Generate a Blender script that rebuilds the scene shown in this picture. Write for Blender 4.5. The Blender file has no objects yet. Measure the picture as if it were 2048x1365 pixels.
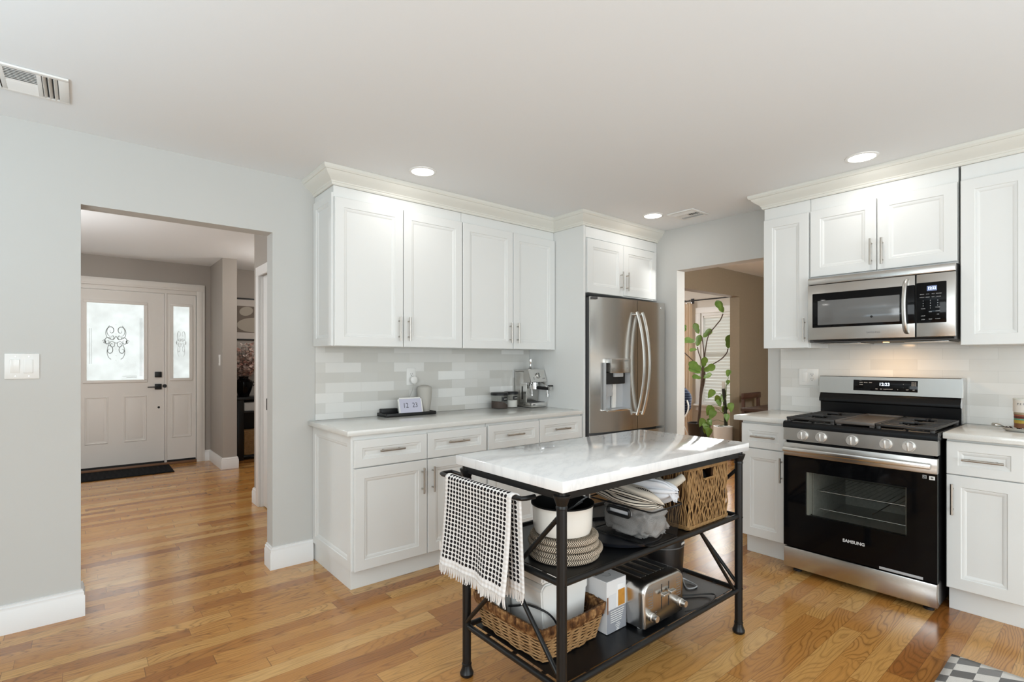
import bpy, bmesh, math, random
from mathutils import Vector, Matrix, noise
random.seed(7)
PI = math.pi
SC = bpy.context.scene
COL = SC.collection

# ------------------------------------------------------------------ camera
YAW = math.radians(39.636)
cam_data = bpy.data.cameras.new('camera')
cam_data.sensor_fit = 'HORIZONTAL'
cam_data.sensor_width = 36.0
cam_data.lens = 36.0 * 1036.2 / 2048.0
cam_data.shift_y = 39.2 / 2048.0
cam_data.clip_start = 0.02
cam = bpy.data.objects.new('camera', cam_data)
cam.location = (0.0, 0.0, 1.287)
cam.rotation_euler = (PI / 2, 0.0, -YAW)
COL.objects.link(cam)
SC.camera = cam

# ------------------------------------------------------------------ world, daylight, exposure
SC.view_settings.view_transform = 'Standard'
SC.view_settings.look = 'None'
SC.view_settings.gamma = 1.0
SC.view_settings.use_curve_mapping = False
SC.view_settings.exposure = -0.07
world = bpy.data.worlds.new('world')
SC.world = world
world.use_nodes = True
wb = world.node_tree.nodes['Background']
wb.inputs[0].default_value = (0.97, 1.0, 0.98, 1)
wb.inputs[1].default_value = 1.3


def area_light(name, loc, rot, sx, sy, power, color=(1, 1, 1), spread=PI):
    d = bpy.data.lights.new(name, 'AREA')
    d.shape = 'RECTANGLE'
    d.size, d.size_y = sx, sy
    d.energy = power
    d.color = color
    d.spread = spread
    o = bpy.data.objects.new(name, d)
    o.location = loc
    o.rotation_euler = rot
    COL.objects.link(o)
    return o


# daylight through the kitchen's patio doors and window behind the camera, the entry glass and the front-room window
area_light('patio_daylight', (0.9, -3.52, 1.25), (PI / 2, 0, 0), 4.4, 2.1, 104, (0.84, 0.94, 1.0))
# added upward fills, unseen behind and left of the camera, brighten the ceiling
area_light('ceiling_fill', (0.7, -1.3, 0.95), (PI, 0, 0), 3.2, 2.2, 46, (0.62, 0.84, 1.0))
area_light('ceiling_fill_side', (-1.5, 1.3, 1.1), (PI, 0, 0), 1.0, 1.6, 48, (0.62, 0.84, 1.0))
area_light('side_daylight', (-2.52, -0.6, 1.45), (PI / 2, 0, -PI / 2), 2.2, 1.3, 64, (0.87, 0.95, 1.0))
area_light('entry_daylight', (0.3, 7.60, 1.5), (-PI / 2, 0, 0), 0.55, 0.9, 1, (0.97, 0.99, 1.0))
area_light('front_room_daylight', (7.40, 3.95, 1.3), (PI / 2, 0, PI / 2), 0.9, 1.4, 24, (0.97, 0.99, 1.0))

# ------------------------------------------------------------------ helpers
WM = {}


def world_of(o):
    return WM.get(o.name, Matrix.Identity(4)) if o else Matrix.Identity(4)


def tag(o, label=None, cat=None, group=None, kind=None):
    if label: o['label'] = label
    if cat: o['category'] = cat
    if group: o['group'] = group
    if kind: o['kind'] = kind
    return o


def thing(name, label, cat, loc=(0, 0, 0), rotz=0.0, group=None):
    o = bpy.data.objects.new(name, None)
    o.empty_display_size = 0.1
    o.location = loc
    o.rotation_euler = (0, 0, rotz)
    COL.objects.link(o)
    WM[o.name] = Matrix.Translation(loc) @ Matrix.Rotation(rotz, 4, 'Z')
    return tag(o, label, cat, group)


RIGHT = Matrix.Rotation(-PI / 2, 4, 'Z')   # run-local x = -Y world, run-local y = X world


class MB:
    """Collects shapes into one bmesh; M maps the shapes' coordinates to the world."""

    def __init__(self, M=None):
        self.bm = bmesh.new()
        self.M = M or Matrix.Identity(4)
        self.uv = None

    def _new(self, verts, faces, smooth=None):
        vs = [self.bm.verts.new(self.M @ Vector(v)) for v in verts]
        fs = []
        for f in faces:
            try:
                fs.append(self.bm.faces.new([vs[i] for i in f]))
            except ValueError:
                pass
        return vs, fs

    def box(self, x0, x1, y0, y1, z0, z1, bev=0.0, seg=2):
        v = [(x0, y0, z0), (x1, y0, z0), (x1, y1, z0), (x0, y1, z0),
             (x0, y0, z1), (x1, y0, z1), (x1, y1, z1), (x0, y1, z1)]
        f = [(0, 3, 2, 1), (4, 5, 6, 7), (0, 1, 5, 4), (1, 2, 6, 5), (2, 3, 7, 6), (3, 0, 4, 7)]
        vs, fs = self._new(v, f)
        if bev > 0:
            es = list({e for q in fs for e in q.edges})
            bmesh.ops.bevel(self.bm, geom=es, offset=bev, segments=seg, affect='EDGES', profile=0.5)
        return self

    def cyl(self, p0, p1, r, r2=None, seg=16, caps=True):
        r2 = r if r2 is None else r2
        p0, p1 = Vector(p0), Vector(p1)
        d = (p1 - p0).normalized()
        a = d.orthogonal().normalized()
        b = d.cross(a)
        v = []
        for p, q in ((p0, r), (p1, r2)):
            for i in range(seg):
                t = 2 * PI * i / seg
                v.append(p + a * (q * math.cos(t)) + b * (q * math.sin(t)))
        f = [(i, (i + 1) % seg, seg + (i + 1) % seg, seg + i) for i in range(seg)]
        if caps:
            f += [tuple(range(seg))[::-1], tuple(range(seg, 2 * seg))]
        self._new(v, f)
        return self

    def lathe(self, prof, c=(0, 0, 0), seg=32, axis='Z', caps=True):
        v = []
        n = len(prof)
        for i in range(seg):
            t = 2 * PI * i / seg
            for r, z in prof:
                p = (r * math.cos(t), r * math.sin(t), z)
                if axis == 'Y': p = (p[0], -p[2], p[1])     # axis points to -Y
                if axis == 'X': p = (p[2], p[0], p[1])
                v.append((p[0] + c[0], p[1] + c[1], p[2] + c[2]))
        f = []
        for i in range(seg):
            j = (i + 1) % seg
            for k in range(n - 1):
                f.append((i * n + k, j * n + k, j * n + k + 1, i * n + k + 1))
        if caps and prof[0][0] > 1e-5: f.append(tuple(i * n for i in range(seg))[::-1])
        if caps and prof[-1][0] > 1e-5: f.append(tuple(i * n + n - 1 for i in range(seg)))
        self._new(v, f)
        bmesh.ops.remove_doubles(self.bm, verts=self.bm.verts, dist=1e-6)
        return self

    def tube(self, pts, r, seg=8, closed=False, flat=1.0):
        pts = [Vector(p) for p in pts]
        n = len(pts)
        rs = r if isinstance(r, (list, tuple)) else [r] * n
        v = []
        prev = None
        for i, p in enumerate(pts):
            a = pts[(i - 1) % n] if (closed or i > 0) else p
            b = pts[(i + 1) % n] if (closed or i < n - 1) else p
            d = (b - a).normalized()
            if prev is None:
                u = d.orthogonal().normalized()
            else:
                u = prev - d * prev.dot(d)
                u = u.normalized() if u.length > 1e-6 else d.orthogonal().normalized()
            prev = u
            w = d.cross(u)
            for k in range(seg):
                t = 2 * PI * k / seg
                v.append(p + u * (rs[i] * math.cos(t)) + w * (rs[i] * flat * math.sin(t)))
        f = []
        m = n if closed else n - 1
        for i in range(m):
            j = (i + 1) % n
            for k in range(seg):
                l = (k + 1) % seg
                f.append((i * seg + k, i * seg + l, j * seg + l, j * seg + k))
        if not closed:
            f.append(tuple(range(seg))[::-1])
            f.append(tuple(range((n - 1) * seg, n * seg)))
        self._new(v, f)
        return self

    def prism(self, poly, a0, a1, axis='X'):
        """Extrude a polygon. axis X: poly=(y,z); Y: poly=(x,z); Z: poly=(x,y)."""
        def P(p, a):
            return {'X': (a, p[0], p[1]), 'Y': (p[0], a, p[1]), 'Z': (p[0], p[1], a)}[axis]
        n = len(poly)
        v = [P(p, a0) for p in poly] + [P(p, a1) for p in poly]
        f = [(i, (i + 1) % n, n + (i + 1) % n, n + i) for i in range(n)]
        f += [tuple(range(n))[::-1], tuple(range(n, 2 * n))]
        self._new(v, f)
        return self

    def sweep(self, prof, path):
        """Closed profile of (out, z) mitred along an xy polyline; out is to the right of travel."""
        n, m = len(path), len(prof)
        v = []
        for i, p in enumerate(path):
            p = Vector(p)
            d0 = (p - Vector(path[i - 1])).normalized() if i > 0 else None
            d1 = (Vector(path[i + 1]) - p).normalized() if i < n - 1 else None
            n0 = Vector((d0.y, -d0.x)) if d0 else None
            n1 = Vector((d1.y, -d1.x)) if d1 else None
            if n0 and n1:
                q = (n0 + n1)
                q = q / (1 + n0.dot(n1))
            else:
                q = n0 or n1
            for o, z in prof:
                v.append((p.x + q.x * o, p.y + q.y * o, z))
        f = []
        for i in range(n - 1):
            for k in range(m):
                l = (k + 1) % m
                f.append((i * m + k, i * m + l, (i + 1) * m + l, (i + 1) * m + k))
        f += [tuple(range(m)), tuple(range((n - 1) * m, n * m))[::-1]]
        self._new(v, f)
        return self

    def grid(self, fn, nu, nv, cu=False, cv=False, uv=False):
        """Surface fn(u,v)->xyz with u,v in 0..1."""
        ku = nu if cu else nu + 1
        kv = nv if cv else nv + 1
        v = [fn(i / nu, j / nv) for i in range(ku) for j in range(kv)]
        vs = [self.bm.verts.new(self.M @ Vector(p)) for p in v]
        L = self.bm.loops.layers.uv.verify() if uv else None
        for i in range(nu):
            for j in range(nv):
                i1, j1 = (i + 1) % ku, (j + 1) % kv
                q = (i * kv + j, i1 * kv + j, i1 * kv + j1, i * kv + j1)
                try:
                    fc = self.bm.faces.new([vs[k] for k in q])
                except ValueError:
                    continue
                if L:
                    for lp, (a, b) in zip(fc.loops, ((i, j), (i + 1, j), (i + 1, j + 1), (i, j + 1))):
                        lp[L].uv = (a / nu, b / nv)
        return self

    def rings(self, x0, x1, z0, z1, yf, steps, back):
        """Panelled front facing -Y: nested rectangles (inset, depth behind yf) closed at both ends."""
        v, f = [], []
        def R(ins, y):
            v.extend([(x0 + ins, y, z0 + ins), (x1 - ins, y, z0 + ins), (x1 - ins, y, z1 - ins), (x0 + ins, y, z1 - ins)])
        R(0, back)
        for ins, d in steps:
            R(ins, yf + d)
        n = len(v) // 4
        f.append((3, 2, 1, 0))
        for i in range(n - 1):
            for k in range(4):
                l = (k + 1) % 4
                f.append((i * 4 + k, i * 4 + l, i * 4 + 4 + l, i * 4 + 4 + k))
        f.append(tuple(range(n * 4 - 4, n * 4)))
        self._new(v, f)
        return self

    def door(self, x0, x1, z0, z1, yf, rail=0.057, t=0.02):
        """Shaker door with an ogee step and a bevelled slope into the flat panel."""
        self.rings(x0, x1, z0, z1, yf, [(0.0, 0.0025), (0.0025, 0.0), (rail, 0.0), (rail + 0.003, 0.004),
                                        (rail + 0.008, 0.0045), (rail + 0.020, 0.0105), (rail + 0.021, 0.0115)], yf + t)
        return self

    def build(self, name, mat, parent=None, label=None, cat=None, group=None, kind=None, sharp=38, recalc=True, origin=None):
        bm = self.bm
        if recalc:
            bmesh.ops.recalc_face_normals(bm, faces=bm.faces)
        if parent is not None:
            W = world_of(parent)
        else:
            if origin is None:
                xs = [v.co.x for v in bm.verts]; ys = [v.co.y for v in bm.verts]; zs = [v.co.z for v in bm.verts]
                origin = ((min(xs) + max(xs)) / 2, (min(ys) + max(ys)) / 2, min(zs))
            W = Matrix.Translation(origin)
        bm.transform(W.inverted())
        me = bpy.data.meshes.new(name)
        bm.to_mesh(me)
        bm.free()
        for p in me.polygons: p.use_smooth = True
        me.set_sharp_from_angle(angle=math.radians(sharp))
        o = bpy.data.objects.new(name, me)
        if mat: me.materials.append(mat)
        COL.objects.link(o)
        WM[o.name] = W
        if parent is not None:
            o.parent = parent
        else:
            o.matrix_world = W
        return tag(o, label, cat, group, kind)


def struct(name, mb, mat, **k):
    return mb.build(name, mat, origin=(0, 0, 0), kind='structure', **k)


def text_mesh(txt, size, M, name, mat, parent, align='CENTER', depth=0.0004, bold=0.0, sx=1.0):
    """Lettering as a thin solid mesh. M places the text's xy plane in the world."""
    cu = bpy.data.curves.new('lettering', 'FONT')
    cu.body = txt
    cu.size = size
    cu.align_x = align
    cu.align_y = 'CENTER'
    cu.extrude = depth
    cu.offset = bold
    cu.resolution_u = 3
    tmp = bpy.data.objects.new('lettering', cu)
    COL.objects.link(tmp)
    dg = bpy.context.evaluated_depsgraph_get()
    me = bpy.data.meshes.new_from_object(tmp.evaluated_get(dg))
    bpy.data.objects.remove(tmp)
    bpy.data.curves.remove(cu)
    me.transform(Matrix.Diagonal((sx, 1, 1, 1)))
    me.transform(world_of(parent).inverted() @ M)
    me.materials.clear()
    me.materials.append(mat)
    o = bpy.data.objects.new(name, me)
    COL.objects.link(o)
    o.parent = parent
    WM[o.name] = world_of(parent)
    return o


def face_left_run(x, y, z):      # text on a face looking to -Y
    return Matrix.Translation((x, y, z)) @ Matrix.Rotation(PI / 2, 4, 'X')


def face_right_run(X, Y, z):     # text on a face looking to -X
    return Matrix.Translation((X, Y, z)) @ Matrix.Rotation(-PI / 2, 4, 'Z') @ Matrix.Rotation(PI / 2, 4, 'X')


def arc(c, r, a0, a1, n, plane='XZ'):
    out = []
    for i in range(n + 1):
        t = a0 + (a1 - a0) * i / n
        p, q = r * math.cos(t), r * math.sin(t)
        out.append({'XZ': (c[0] + p, c[1], c[2] + q), 'XY': (c[0] + p, c[1] + q, c[2]), 'YZ': (c[0], c[1] + p, c[2] + q)}[plane])
    return out


def bez(pts, n=24):
    """Catmull-Rom through points."""
    P = [Vector(p) for p in pts]
    P = [P[0] * 2 - P[1]] + P + [P[-1] * 2 - P[-2]]
    out = []
    segs = len(P) - 3
    per = max(2, n // segs)
    for i in range(segs):
        a, b, c, d = P[i:i + 4]
        for k in range(per):
            t = k / per
            out.append(0.5 * ((2 * b) + (c - a) * t + (2 * a - 5 * b + 4 * c - d) * t * t + (3 * b - a - 3 * c + d) * t ** 3))
    out.append(P[-2])
    return out


# ------------------------------------------------------------------ materials
class G:
    def __init__(self, name, rough=0.5, metal=0.0, spec=0.5):
        self.m = bpy.data.materials.new(name)
        self.m.use_nodes = True
        self.t = self.m.node_tree
        self.b = self.t.nodes['Principled BSDF']
        self.set('Roughness', rough); self.set('Metallic', metal); self.set('Specular IOR Level', spec)

    def set(self, k, v):
        if isinstance(v, bpy.types.NodeSocket):
            self.t.links.new(v, self.b.inputs[k])
        else:
            if k.endswith('Color') and len(v) == 3: v = (*v, 1)
            self.b.inputs[k].default_value = v
        return self

    def n(self, typ, out=0, props=None, **ins):
        nd = self.t.nodes.new(typ)
        for k, v in (props or {}).items(): setattr(nd, k, v)
        for k, v in ins.items():
            key = int(k[1:]) if k[0] == 'i' and k[1:].isdigit() else k.replace('_', ' ')
            s = nd.inputs[key]
            if isinstance(v, bpy.types.NodeSocket): self.t.links.new(v, s)
            else:
                if s.type == 'RGBA' and len(v) == 3: v = (*v, 1)
                s.default_value = v
        return nd.outputs[out]

    def mt(self, op, a, b=0.0, c=0.0):
        return self.n('ShaderNodeMath', props={'operation': op}, i0=a, i1=b, i2=c)

    def co(self, which='Object'):
        nd = self.t.nodes.new('ShaderNodeTexCoord')
        return nd.outputs[which]

    def sep(self, v):
        nd = self.t.nodes.new('ShaderNodeSeparateXYZ')
        self.t.links.new(v, nd.inputs[0])
        return nd.outputs[0], nd.outputs[1], nd.outputs[2]

    def xyz(self, x, y, z=0.0):
        return self.n('ShaderNodeCombineXYZ', i0=x, i1=y, i2=z)

    def noise(self, vec, scale, detail=2.0, rough=0.5, out=0):
        return self.n('ShaderNodeTexNoise', out=out, Vector=vec, Scale=scale, Detail=detail, Roughness=rough)

    def mix(self, f, a, b):
        nd = self.t.nodes.new('ShaderNodeMix')
        nd.data_type = 'RGBA'
        for i, v in ((0, f), (6, a), (7, b)):
            s = nd.inputs[i]
            if isinstance(v, bpy.types.NodeSocket): self.t.links.new(v, s)
            else:
                if i > 0 and len(v) == 3: v = (*v, 1)
                s.default_value = v
        return nd.outputs[2]

    def ramp(self, f, stops, interp='LINEAR'):
        nd = self.t.nodes.new('ShaderNodeValToRGB')
        cr = nd.color_ramp
        cr.interpolation = interp
        while len(cr.elements) < len(stops): cr.elements.new(0.5)
        for e, (p, c) in zip(cr.elements, stops):
            e.position = p
            e.color = (*c, 1) if len(c) == 3 else c
        self.t.links.new(f, nd.inputs[0])
        return nd.outputs[0]

    def bump(self, h, strength=0.2, dist=0.01):
        nd = self.t.nodes.new('ShaderNodeBump')
        nd.inputs['Strength'].default_value = strength
        nd.inputs['Distance'].default_value = dist
        self.t.links.new(h, nd.inputs['Height'])
        self.t.links.new(nd.outputs[0], self.b.inputs['Normal'])
        return self


def plain(name, col, rough=0.5, metal=0.0, spec=0.5, var=0.0, vscale=8.0, bump=0.0, bscale=200.0, **k):
    g = G(name, rough, metal, spec)
    if var > 0:
        nz = g.noise(g.co(), vscale, 3)
        lo = tuple(max(0, c * (1 - var)) for c in col); hi = tuple(min(1, c * (1 + var)) for c in col)
        g.set('Base Color', g.mix(nz, lo, hi))
    else:
        g.set('Base Color', col)
    if bump > 0:
        g.bump(g.noise(g.co(), bscale, 2), bump, 0.002)
    for kk, v in k.items():
        g.set(kk.replace('_', ' '), v)
    return g.m


def emit(name, col, strength):
    g = G(name, 0.4)
    g.set('Base Color', (0.02, 0.02, 0.02)).set('Emission Color', col).set('Emission Strength', strength)
    return g.m


def steel(name, col=(0.55, 0.535, 0.51), rough=0.26, axis=0, streak=0.025):
    """Brushed stainless: fine streaks along one axis vary the gloss."""
    g = G(name, rough, 1.0)
    x, y, z = g.sep(g.co())
    s = [g.mt('MULTIPLY', q, 420.0) for q in (x, y, z)]
    s[axis] = g.mt('MULTIPLY', (x, y, z)[axis], 6.0)
    nz = g.noise(g.xyz(*s), 1.0, 2)
    g.set('Base Color', g.mix(nz, tuple(c * 0.993 for c in col), tuple(min(1, c * 1.007) for c in col)))
    g.set('Roughness', g.mt('ADD', g.mt('MULTIPLY', nz, streak), rough - streak / 2))
    return g.m


M = {}
M['ceiling'] = plain('ceiling_paint', (0.835, 0.85, 0.855), 0.85, spec=0.2)
M['wall'] = plain('wall_paint_grey', (0.56, 0.555, 0.53), 0.75, spec=0.3, var=0.015, vscale=3, bump=0.03, bscale=260)
M['hallwall'] = plain('hall_paint_greige', (0.385, 0.352, 0.315), 0.75, spec=0.3, var=0.02, vscale=3)
M['brownwall'] = plain('dining_paint_brown', (0.25, 0.200, 0.140), 0.8, spec=0.2, var=0.06, vscale=40, bump=0.05, bscale=300)
M['halltrim'] = plain('hall_door_paint', (0.80, 0.765, 0.715), 0.45)
M['cream'] = plain('front_room_paint', (0.66, 0.61, 0.55), 0.8, spec=0.2)
M['trim'] = plain('trim_white', (0.80, 0.79, 0.775), 0.4)
M['cab'] = plain('cabinet_white', (0.77, 0.775, 0.755), 0.38, spec=0.45)
M['crown'] = plain('crown_offwhite', (0.74, 0.73, 0.67), 0.42, spec=0.4)
M['nickel'] = plain('brushed_nickel', (0.46, 0.43, 0.39), 0.32, 1.0)
M['steel'] = steel('stainless_steel')
M['steelv'] = steel('stainless_steel_upright', axis=2, rough=0.2, streak=0.02, col=(0.60, 0.585, 0.56))
M['steelbright'] = steel('stainless_bright', (0.72, 0.71, 0.69), 0.22)
M['chrome'] = plain('chrome', (0.75, 0.75, 0.75), 0.08, 1.0)
M['alu'] = plain('satin_aluminium', (0.66, 0.65, 0.62), 0.3, 1.0)
M['blackgloss'] = plain('black_gloss_glass', (0.003, 0.003, 0.0035), 0.06, spec=0.16)
M['blackenamel'] = plain('black_enamel', (0.006, 0.006, 0.0065), 0.18, spec=0.22)
M['blackplastic'] = plain('black_plastic', (0.009, 0.009, 0.0095), 0.42, spec=0.4)
M['castiron'] = plain('cast_iron', (0.024, 0.0235, 0.023), 0.45, spec=0.5, bump=0.1, bscale=400)
M['blackmetal'] = plain('black_powder_coat', (0.007, 0.007, 0.0072), 0.36, spec=0.35)
M['blackshelf'] = plain('black_shelf_sheet', (0.006, 0.0063, 0.0072), 0.30, spec=0.35, var=0.3, vscale=30)
M['darkgrey'] = plain('dark_grey_plastic', (0.09, 0.09, 0.09), 0.5)
M['whiteplastic'] = plain('white_plastic', (0.80, 0.79, 0.76), 0.35)
M['whitegloss'] = plain('white_gloss', (0.82, 0.81, 0.78), 0.15)
M['greyplastic'] = plain('grey_plastic', (0.42, 0.43, 0.44), 0.4)
M['glyph'] = plain('printed_light_grey', (0.62, 0.62, 0.62), 0.5)
M['glyphdark'] = plain('printed_dark_grey', (0.16, 0.16, 0.16), 0.5)
M['slot'] = plain('dark_slot', (0.01, 0.01, 0.01), 0.7)


def mat_floor():
    g = G('oak_plank_floor', 0.22, spec=0.5)
    x, y, z = g.sep(g.co())
    W = 0.083
    row = g.mt('FLOOR', g.mt('DIVIDE', y, W))
    r1 = g.n('ShaderNodeTexWhiteNoise', props={'noise_dimensions': '1D'}, W=row)
    r2 = g.n('ShaderNodeTexWhiteNoise', props={'noise_dimensions': '1D'}, W=g.mt('ADD', row, 71.3))
    L = g.mt('ADD', g.mt('MULTIPLY', r2, 0.75), 0.55)
    q = g.mt('DIVIDE', g.mt('ADD', x, g.mt('MULTIPLY', r1, 9.7)), L)
    idx = g.mt('FLOOR', q)
    idv = g.xyz(row, idx, 3.0)
    rv = g.n('ShaderNodeTexWhiteNoise', props={'noise_dimensions': '3D'}, Vector=idv)
    rc = g.n('ShaderNodeTexWhiteNoise', out=1, props={'noise_dimensions': '3D'}, Vector=idv)
    ra, rb, rd = g.sep(rc)
    # flat-sawn figure: contour lines of a stretched noise field, shifted per plank
    f1 = g.noise(g.xyz(g.mt('ADD', g.mt('MULTIPLY', x, 1.7), g.mt('MULTIPLY', ra, 60.0)), g.mt('ADD', g.mt('MULTIPLY', y, 8.5), g.mt('MULTIPLY', rb, 40.0)), rd), 1.0, 1.5, 0.4)
    cont = g.mt('FRACT', g.mt('MULTIPLY', f1, 24.0))
    ring = g.mt('POWER', g.mt('ABSOLUTE', g.mt('SUBTRACT', g.mt('MULTIPLY', cont, 2.0), 1.0)), 3.5)
    # open pores: short dark dashes along the grain
    p1 = g.noise(g.xyz(g.mt('MULTIPLY', x, 9.0), g.mt('MULTIPLY', y, 210.0), ra), 1.0, 2.0, 0.6)
    pores = g.mt('MULTIPLY', g.n('ShaderNodeMapRange', Value=p1, From_Min=0.50, From_Max=0.72), 1.0)
    broad = g.noise(g.xyz(g.mt('MULTIPLY', x, 2.2), g.mt('MULTIPLY', y, 9.0), rb), 1.0, 3.0)
    base = g.ramp(rv, [(0.0, (0.29, 0.102, 0.023)), (0.14, (0.48, 0.210, 0.050)), (0.55, (0.585, 0.290, 0.078)), (0.85, (0.65, 0.36, 0.112)), (1.0, (0.71, 0.44, 0.165))])
    base = g.mix(g.mt('MULTIPLY', broad, 0.45), base, (0.46, 0.19, 0.042))
    dark = g.mix(0.74, base, (0.10, 0.038, 0.010))
    amt = g.mt('MULTIPLY', ring, g.mt('ADD', g.mt('MULTIPLY', rd, 0.55), 0.34))
    col = g.mix(amt, base, dark)
    col = g.mix(g.mt('MULTIPLY', pores, 0.38), col, dark)
    # joints
    fy = g.mt('FRACT', g.mt('DIVIDE', y, W))
    ey = g.mt('LESS_THAN', g.mt('SUBTRACT', 0.5, g.mt('ABSOLUTE', g.mt('SUBTRACT', fy, 0.5))), 0.010)
    fx = g.mt('FRACT', q)
    ex = g.mt('LESS_THAN', g.mt('SUBTRACT', 0.5, g.mt('ABSOLUTE', g.mt('SUBTRACT', fx, 0.5))), 0.0014)
    joint = g.mt('MAXIMUM', ey, ex)
    col = g.mix(g.mt('MULTIPLY', joint, 0.55), col, (0.05, 0.02, 0.007))
    g.set('Base Color', col)
    g.set('Roughness', g.mt('ADD', g.mt('MULTIPLY', broad, 0.12), 0.15))
    g.set('Coat Weight', 0.25); g.set('Coat Roughness', 0.12)
    h = g.mt('SUBTRACT', g.mt('MULTIPLY', broad, 0.25), joint)
    g.bump(h, 0.12, 0.003)
    return g.m


def mat_tile(axis, lift=0.0):
    """Handmade-look stacked subway tile, each tile its own pale grey; half-offset rows."""
    g = G('backsplash_tile_' + 'xy'[axis], 0.12, spec=0.5)
    p = g.sep(g.co())
    u, v = p[axis], p[2]
    TH, TW = 0.0665, 0.245
    row = g.mt('FLOOR', g.mt('DIVIDE', g.mt('SUBTRACT', v, 0.905), TH))
    off = g.mt('MULTIPLY', g.mt('MODULO', g.mt('ADD', row, 100.0), 2.0), 0.5)
    q = g.mt('ADD', g.mt('DIVIDE', u, TW), off)
    idx = g.mt('FLOOR', q)
    rv = g.n('ShaderNodeTexWhiteNoise', props={'noise_dimensions': '3D'}, Vector=g.xyz(row, idx, 1.7))
    col = g.ramp(rv, [(0.0, (0.565, 0.55, 0.51)), (0.4, (0.635, 0.625, 0.59)), (0.75, (0.70, 0.69, 0.66)), (1.0, (0.81, 0.805, 0.78))])
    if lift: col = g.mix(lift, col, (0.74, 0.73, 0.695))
    cl = g.noise(g.co(), 16.0, 3)
    col = g.mix(g.mt('MULTIPLY', cl, 0.14), col, (0.55, 0.53, 0.49))
    fu = g.mt('SUBTRACT', 0.5, g.mt('ABSOLUTE', g.mt('SUBTRACT', g.mt('FRACT', q), 0.5)))
    fv = g.mt('SUBTRACT', 0.5, g.mt('ABSOLUTE', g.mt('SUBTRACT', g.mt('FRACT', g.mt('DIVIDE', g.mt('SUBTRACT', v, 0.905), TH)), 0.5)))
    gr = g.mt('MAXIMUM', g.mt('LESS_THAN', fu, 0.005), g.mt('LESS_THAN', fv, 0.018))
    col = g.mix(g.mt('MULTIPLY', gr, 0.5), col, (0.56, 0.55, 0.52))
    g.set('Base Color', col)
    wav = g.noise(g.co(), 22.0, 2)
    g.bump(g.mt('SUBTRACT', wav, g.mt('MULTIPLY', gr, 0.6)), 0.10, 0.006)
    return g.m


def mat_marble():
    g = G('white_marble', 0.10, spec=0.5)
    c = g.co()
    x, y, z = g.sep(c)
    v = g.xyz(g.mt('ADD', g.mt('MULTIPLY', x, 1.0), g.mt('MULTIPLY', y, 1.6)), g.mt('SUBTRACT', g.mt('MULTIPLY', y, 4.0), g.mt('MULTIPLY', x, 2.4)), z)
    n1 = g.noise(v, 1.6, 6, 0.62)
    vein = g.mt('ABSOLUTE', g.mt('SUBTRACT', n1, 0.5))
    col = g.ramp(vein, [(0.0, (0.735, 0.74, 0.745)), (0.015, (0.79, 0.79, 0.79)), (0.06, (0.835, 0.835, 0.83)), (1.0, (0.85, 0.85, 0.845))])
    n2 = g.noise(v, 0.8, 3)
    col = g.mix(g.mt('MULTIPLY', n2, 0.25), col, (0.76, 0.765, 0.77))
    g.set('Base Color', col)
    g.set('Coat Weight', 0.3)
    return g.m


def mat_quartz():
    g = G('pale_quartz', 0.14, spec=0.5)
    n = g.noise(g.co(), 350.0, 2)
    g.set('Base Color', g.mix(n, (0.66, 0.655, 0.615), (0.80, 0.795, 0.765)))
    return g.m


M['floor'] = mat_floor()
M['tile_x'] = mat_tile(0)
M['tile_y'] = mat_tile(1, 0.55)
M['marble'] = mat_marble()
M['quartz'] = mat_quartz()

# ================================================================== the setting
CH = 2.44          # kitchen ceiling
WY = 3.40          # wall behind the coffee counter
WX = 3.98          # wall behind the range

b = MB(); b.box(-2.62, 7.9, -3.7, 8.0, -0.06, 0.0)
struct('floor', b, M['floor'])
b = MB(); b.box(-2.62, 4.0, -3.7, WY + 0.02, CH, CH + 0.06)
struct('ceiling', b, M['ceiling'])
b = MB(); b.box(-1.2, 4.0, WY + 0.12, 7.8, 2.505, 2.57)
struct('ceiling_hall', b, M['ceiling'])
b = MB(); b.box(4.08, 7.9, -0.6, 3.36, CH, CH + 0.06); b.box(4.08, 7.9, 3.36, 7.4, CH, CH + 0.06)
struct('ceiling_dining', b, M['ceiling'])

# wall with the cased-out opening to the hall
b = MB()
b.box(-2.62, -0.008, WY, WY + 0.12, 0, CH + 0.12)
b.box(0.90, 4.10, WY, WY + 0.12, 0, CH + 0.12)
b.box(-0.008, 0.90, WY, WY + 0.12, 2.077, CH + 0.12)
struct('wall_left', b, M['wall'])
# wall with the range, opening to the dining room
b = MB()
b.box(WX, WX + 0.12, -3.7, 1.778, 0, CH)
b.box(WX, WX + 0.12, 2.556, WY, 0, CH)
b.box(WX, WX + 0.12, 1.778, 2.556, 2.071, CH)
struct('wall_right', b, M['wall'])
# behind the camera: patio doors and a side window (openings the daylight comes through)
b = MB()
b.box(-2.62, -1.4, -3.7, -3.58, 0, CH); b.box(3.2, 4.0, -3.7, -3.58, 0, CH); b.box(-1.4, 3.2, -3.7, -3.58, 2.3, CH)
struct('wall_rear', b, M['wall'])
b = MB()
b.box(-2.62, -2.56, -3.7, -1.8, 0, CH); b.box(-2.62, -2.56, 0.6, WY, 0, CH)
b.box(-2.62, -2.56, -1.8, 0.6, 0, 0.8); b.box(-2.62, -2.56, -1.8, 0.6, 2.1, CH)
struct('wall_side', b, M['wall'])

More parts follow.
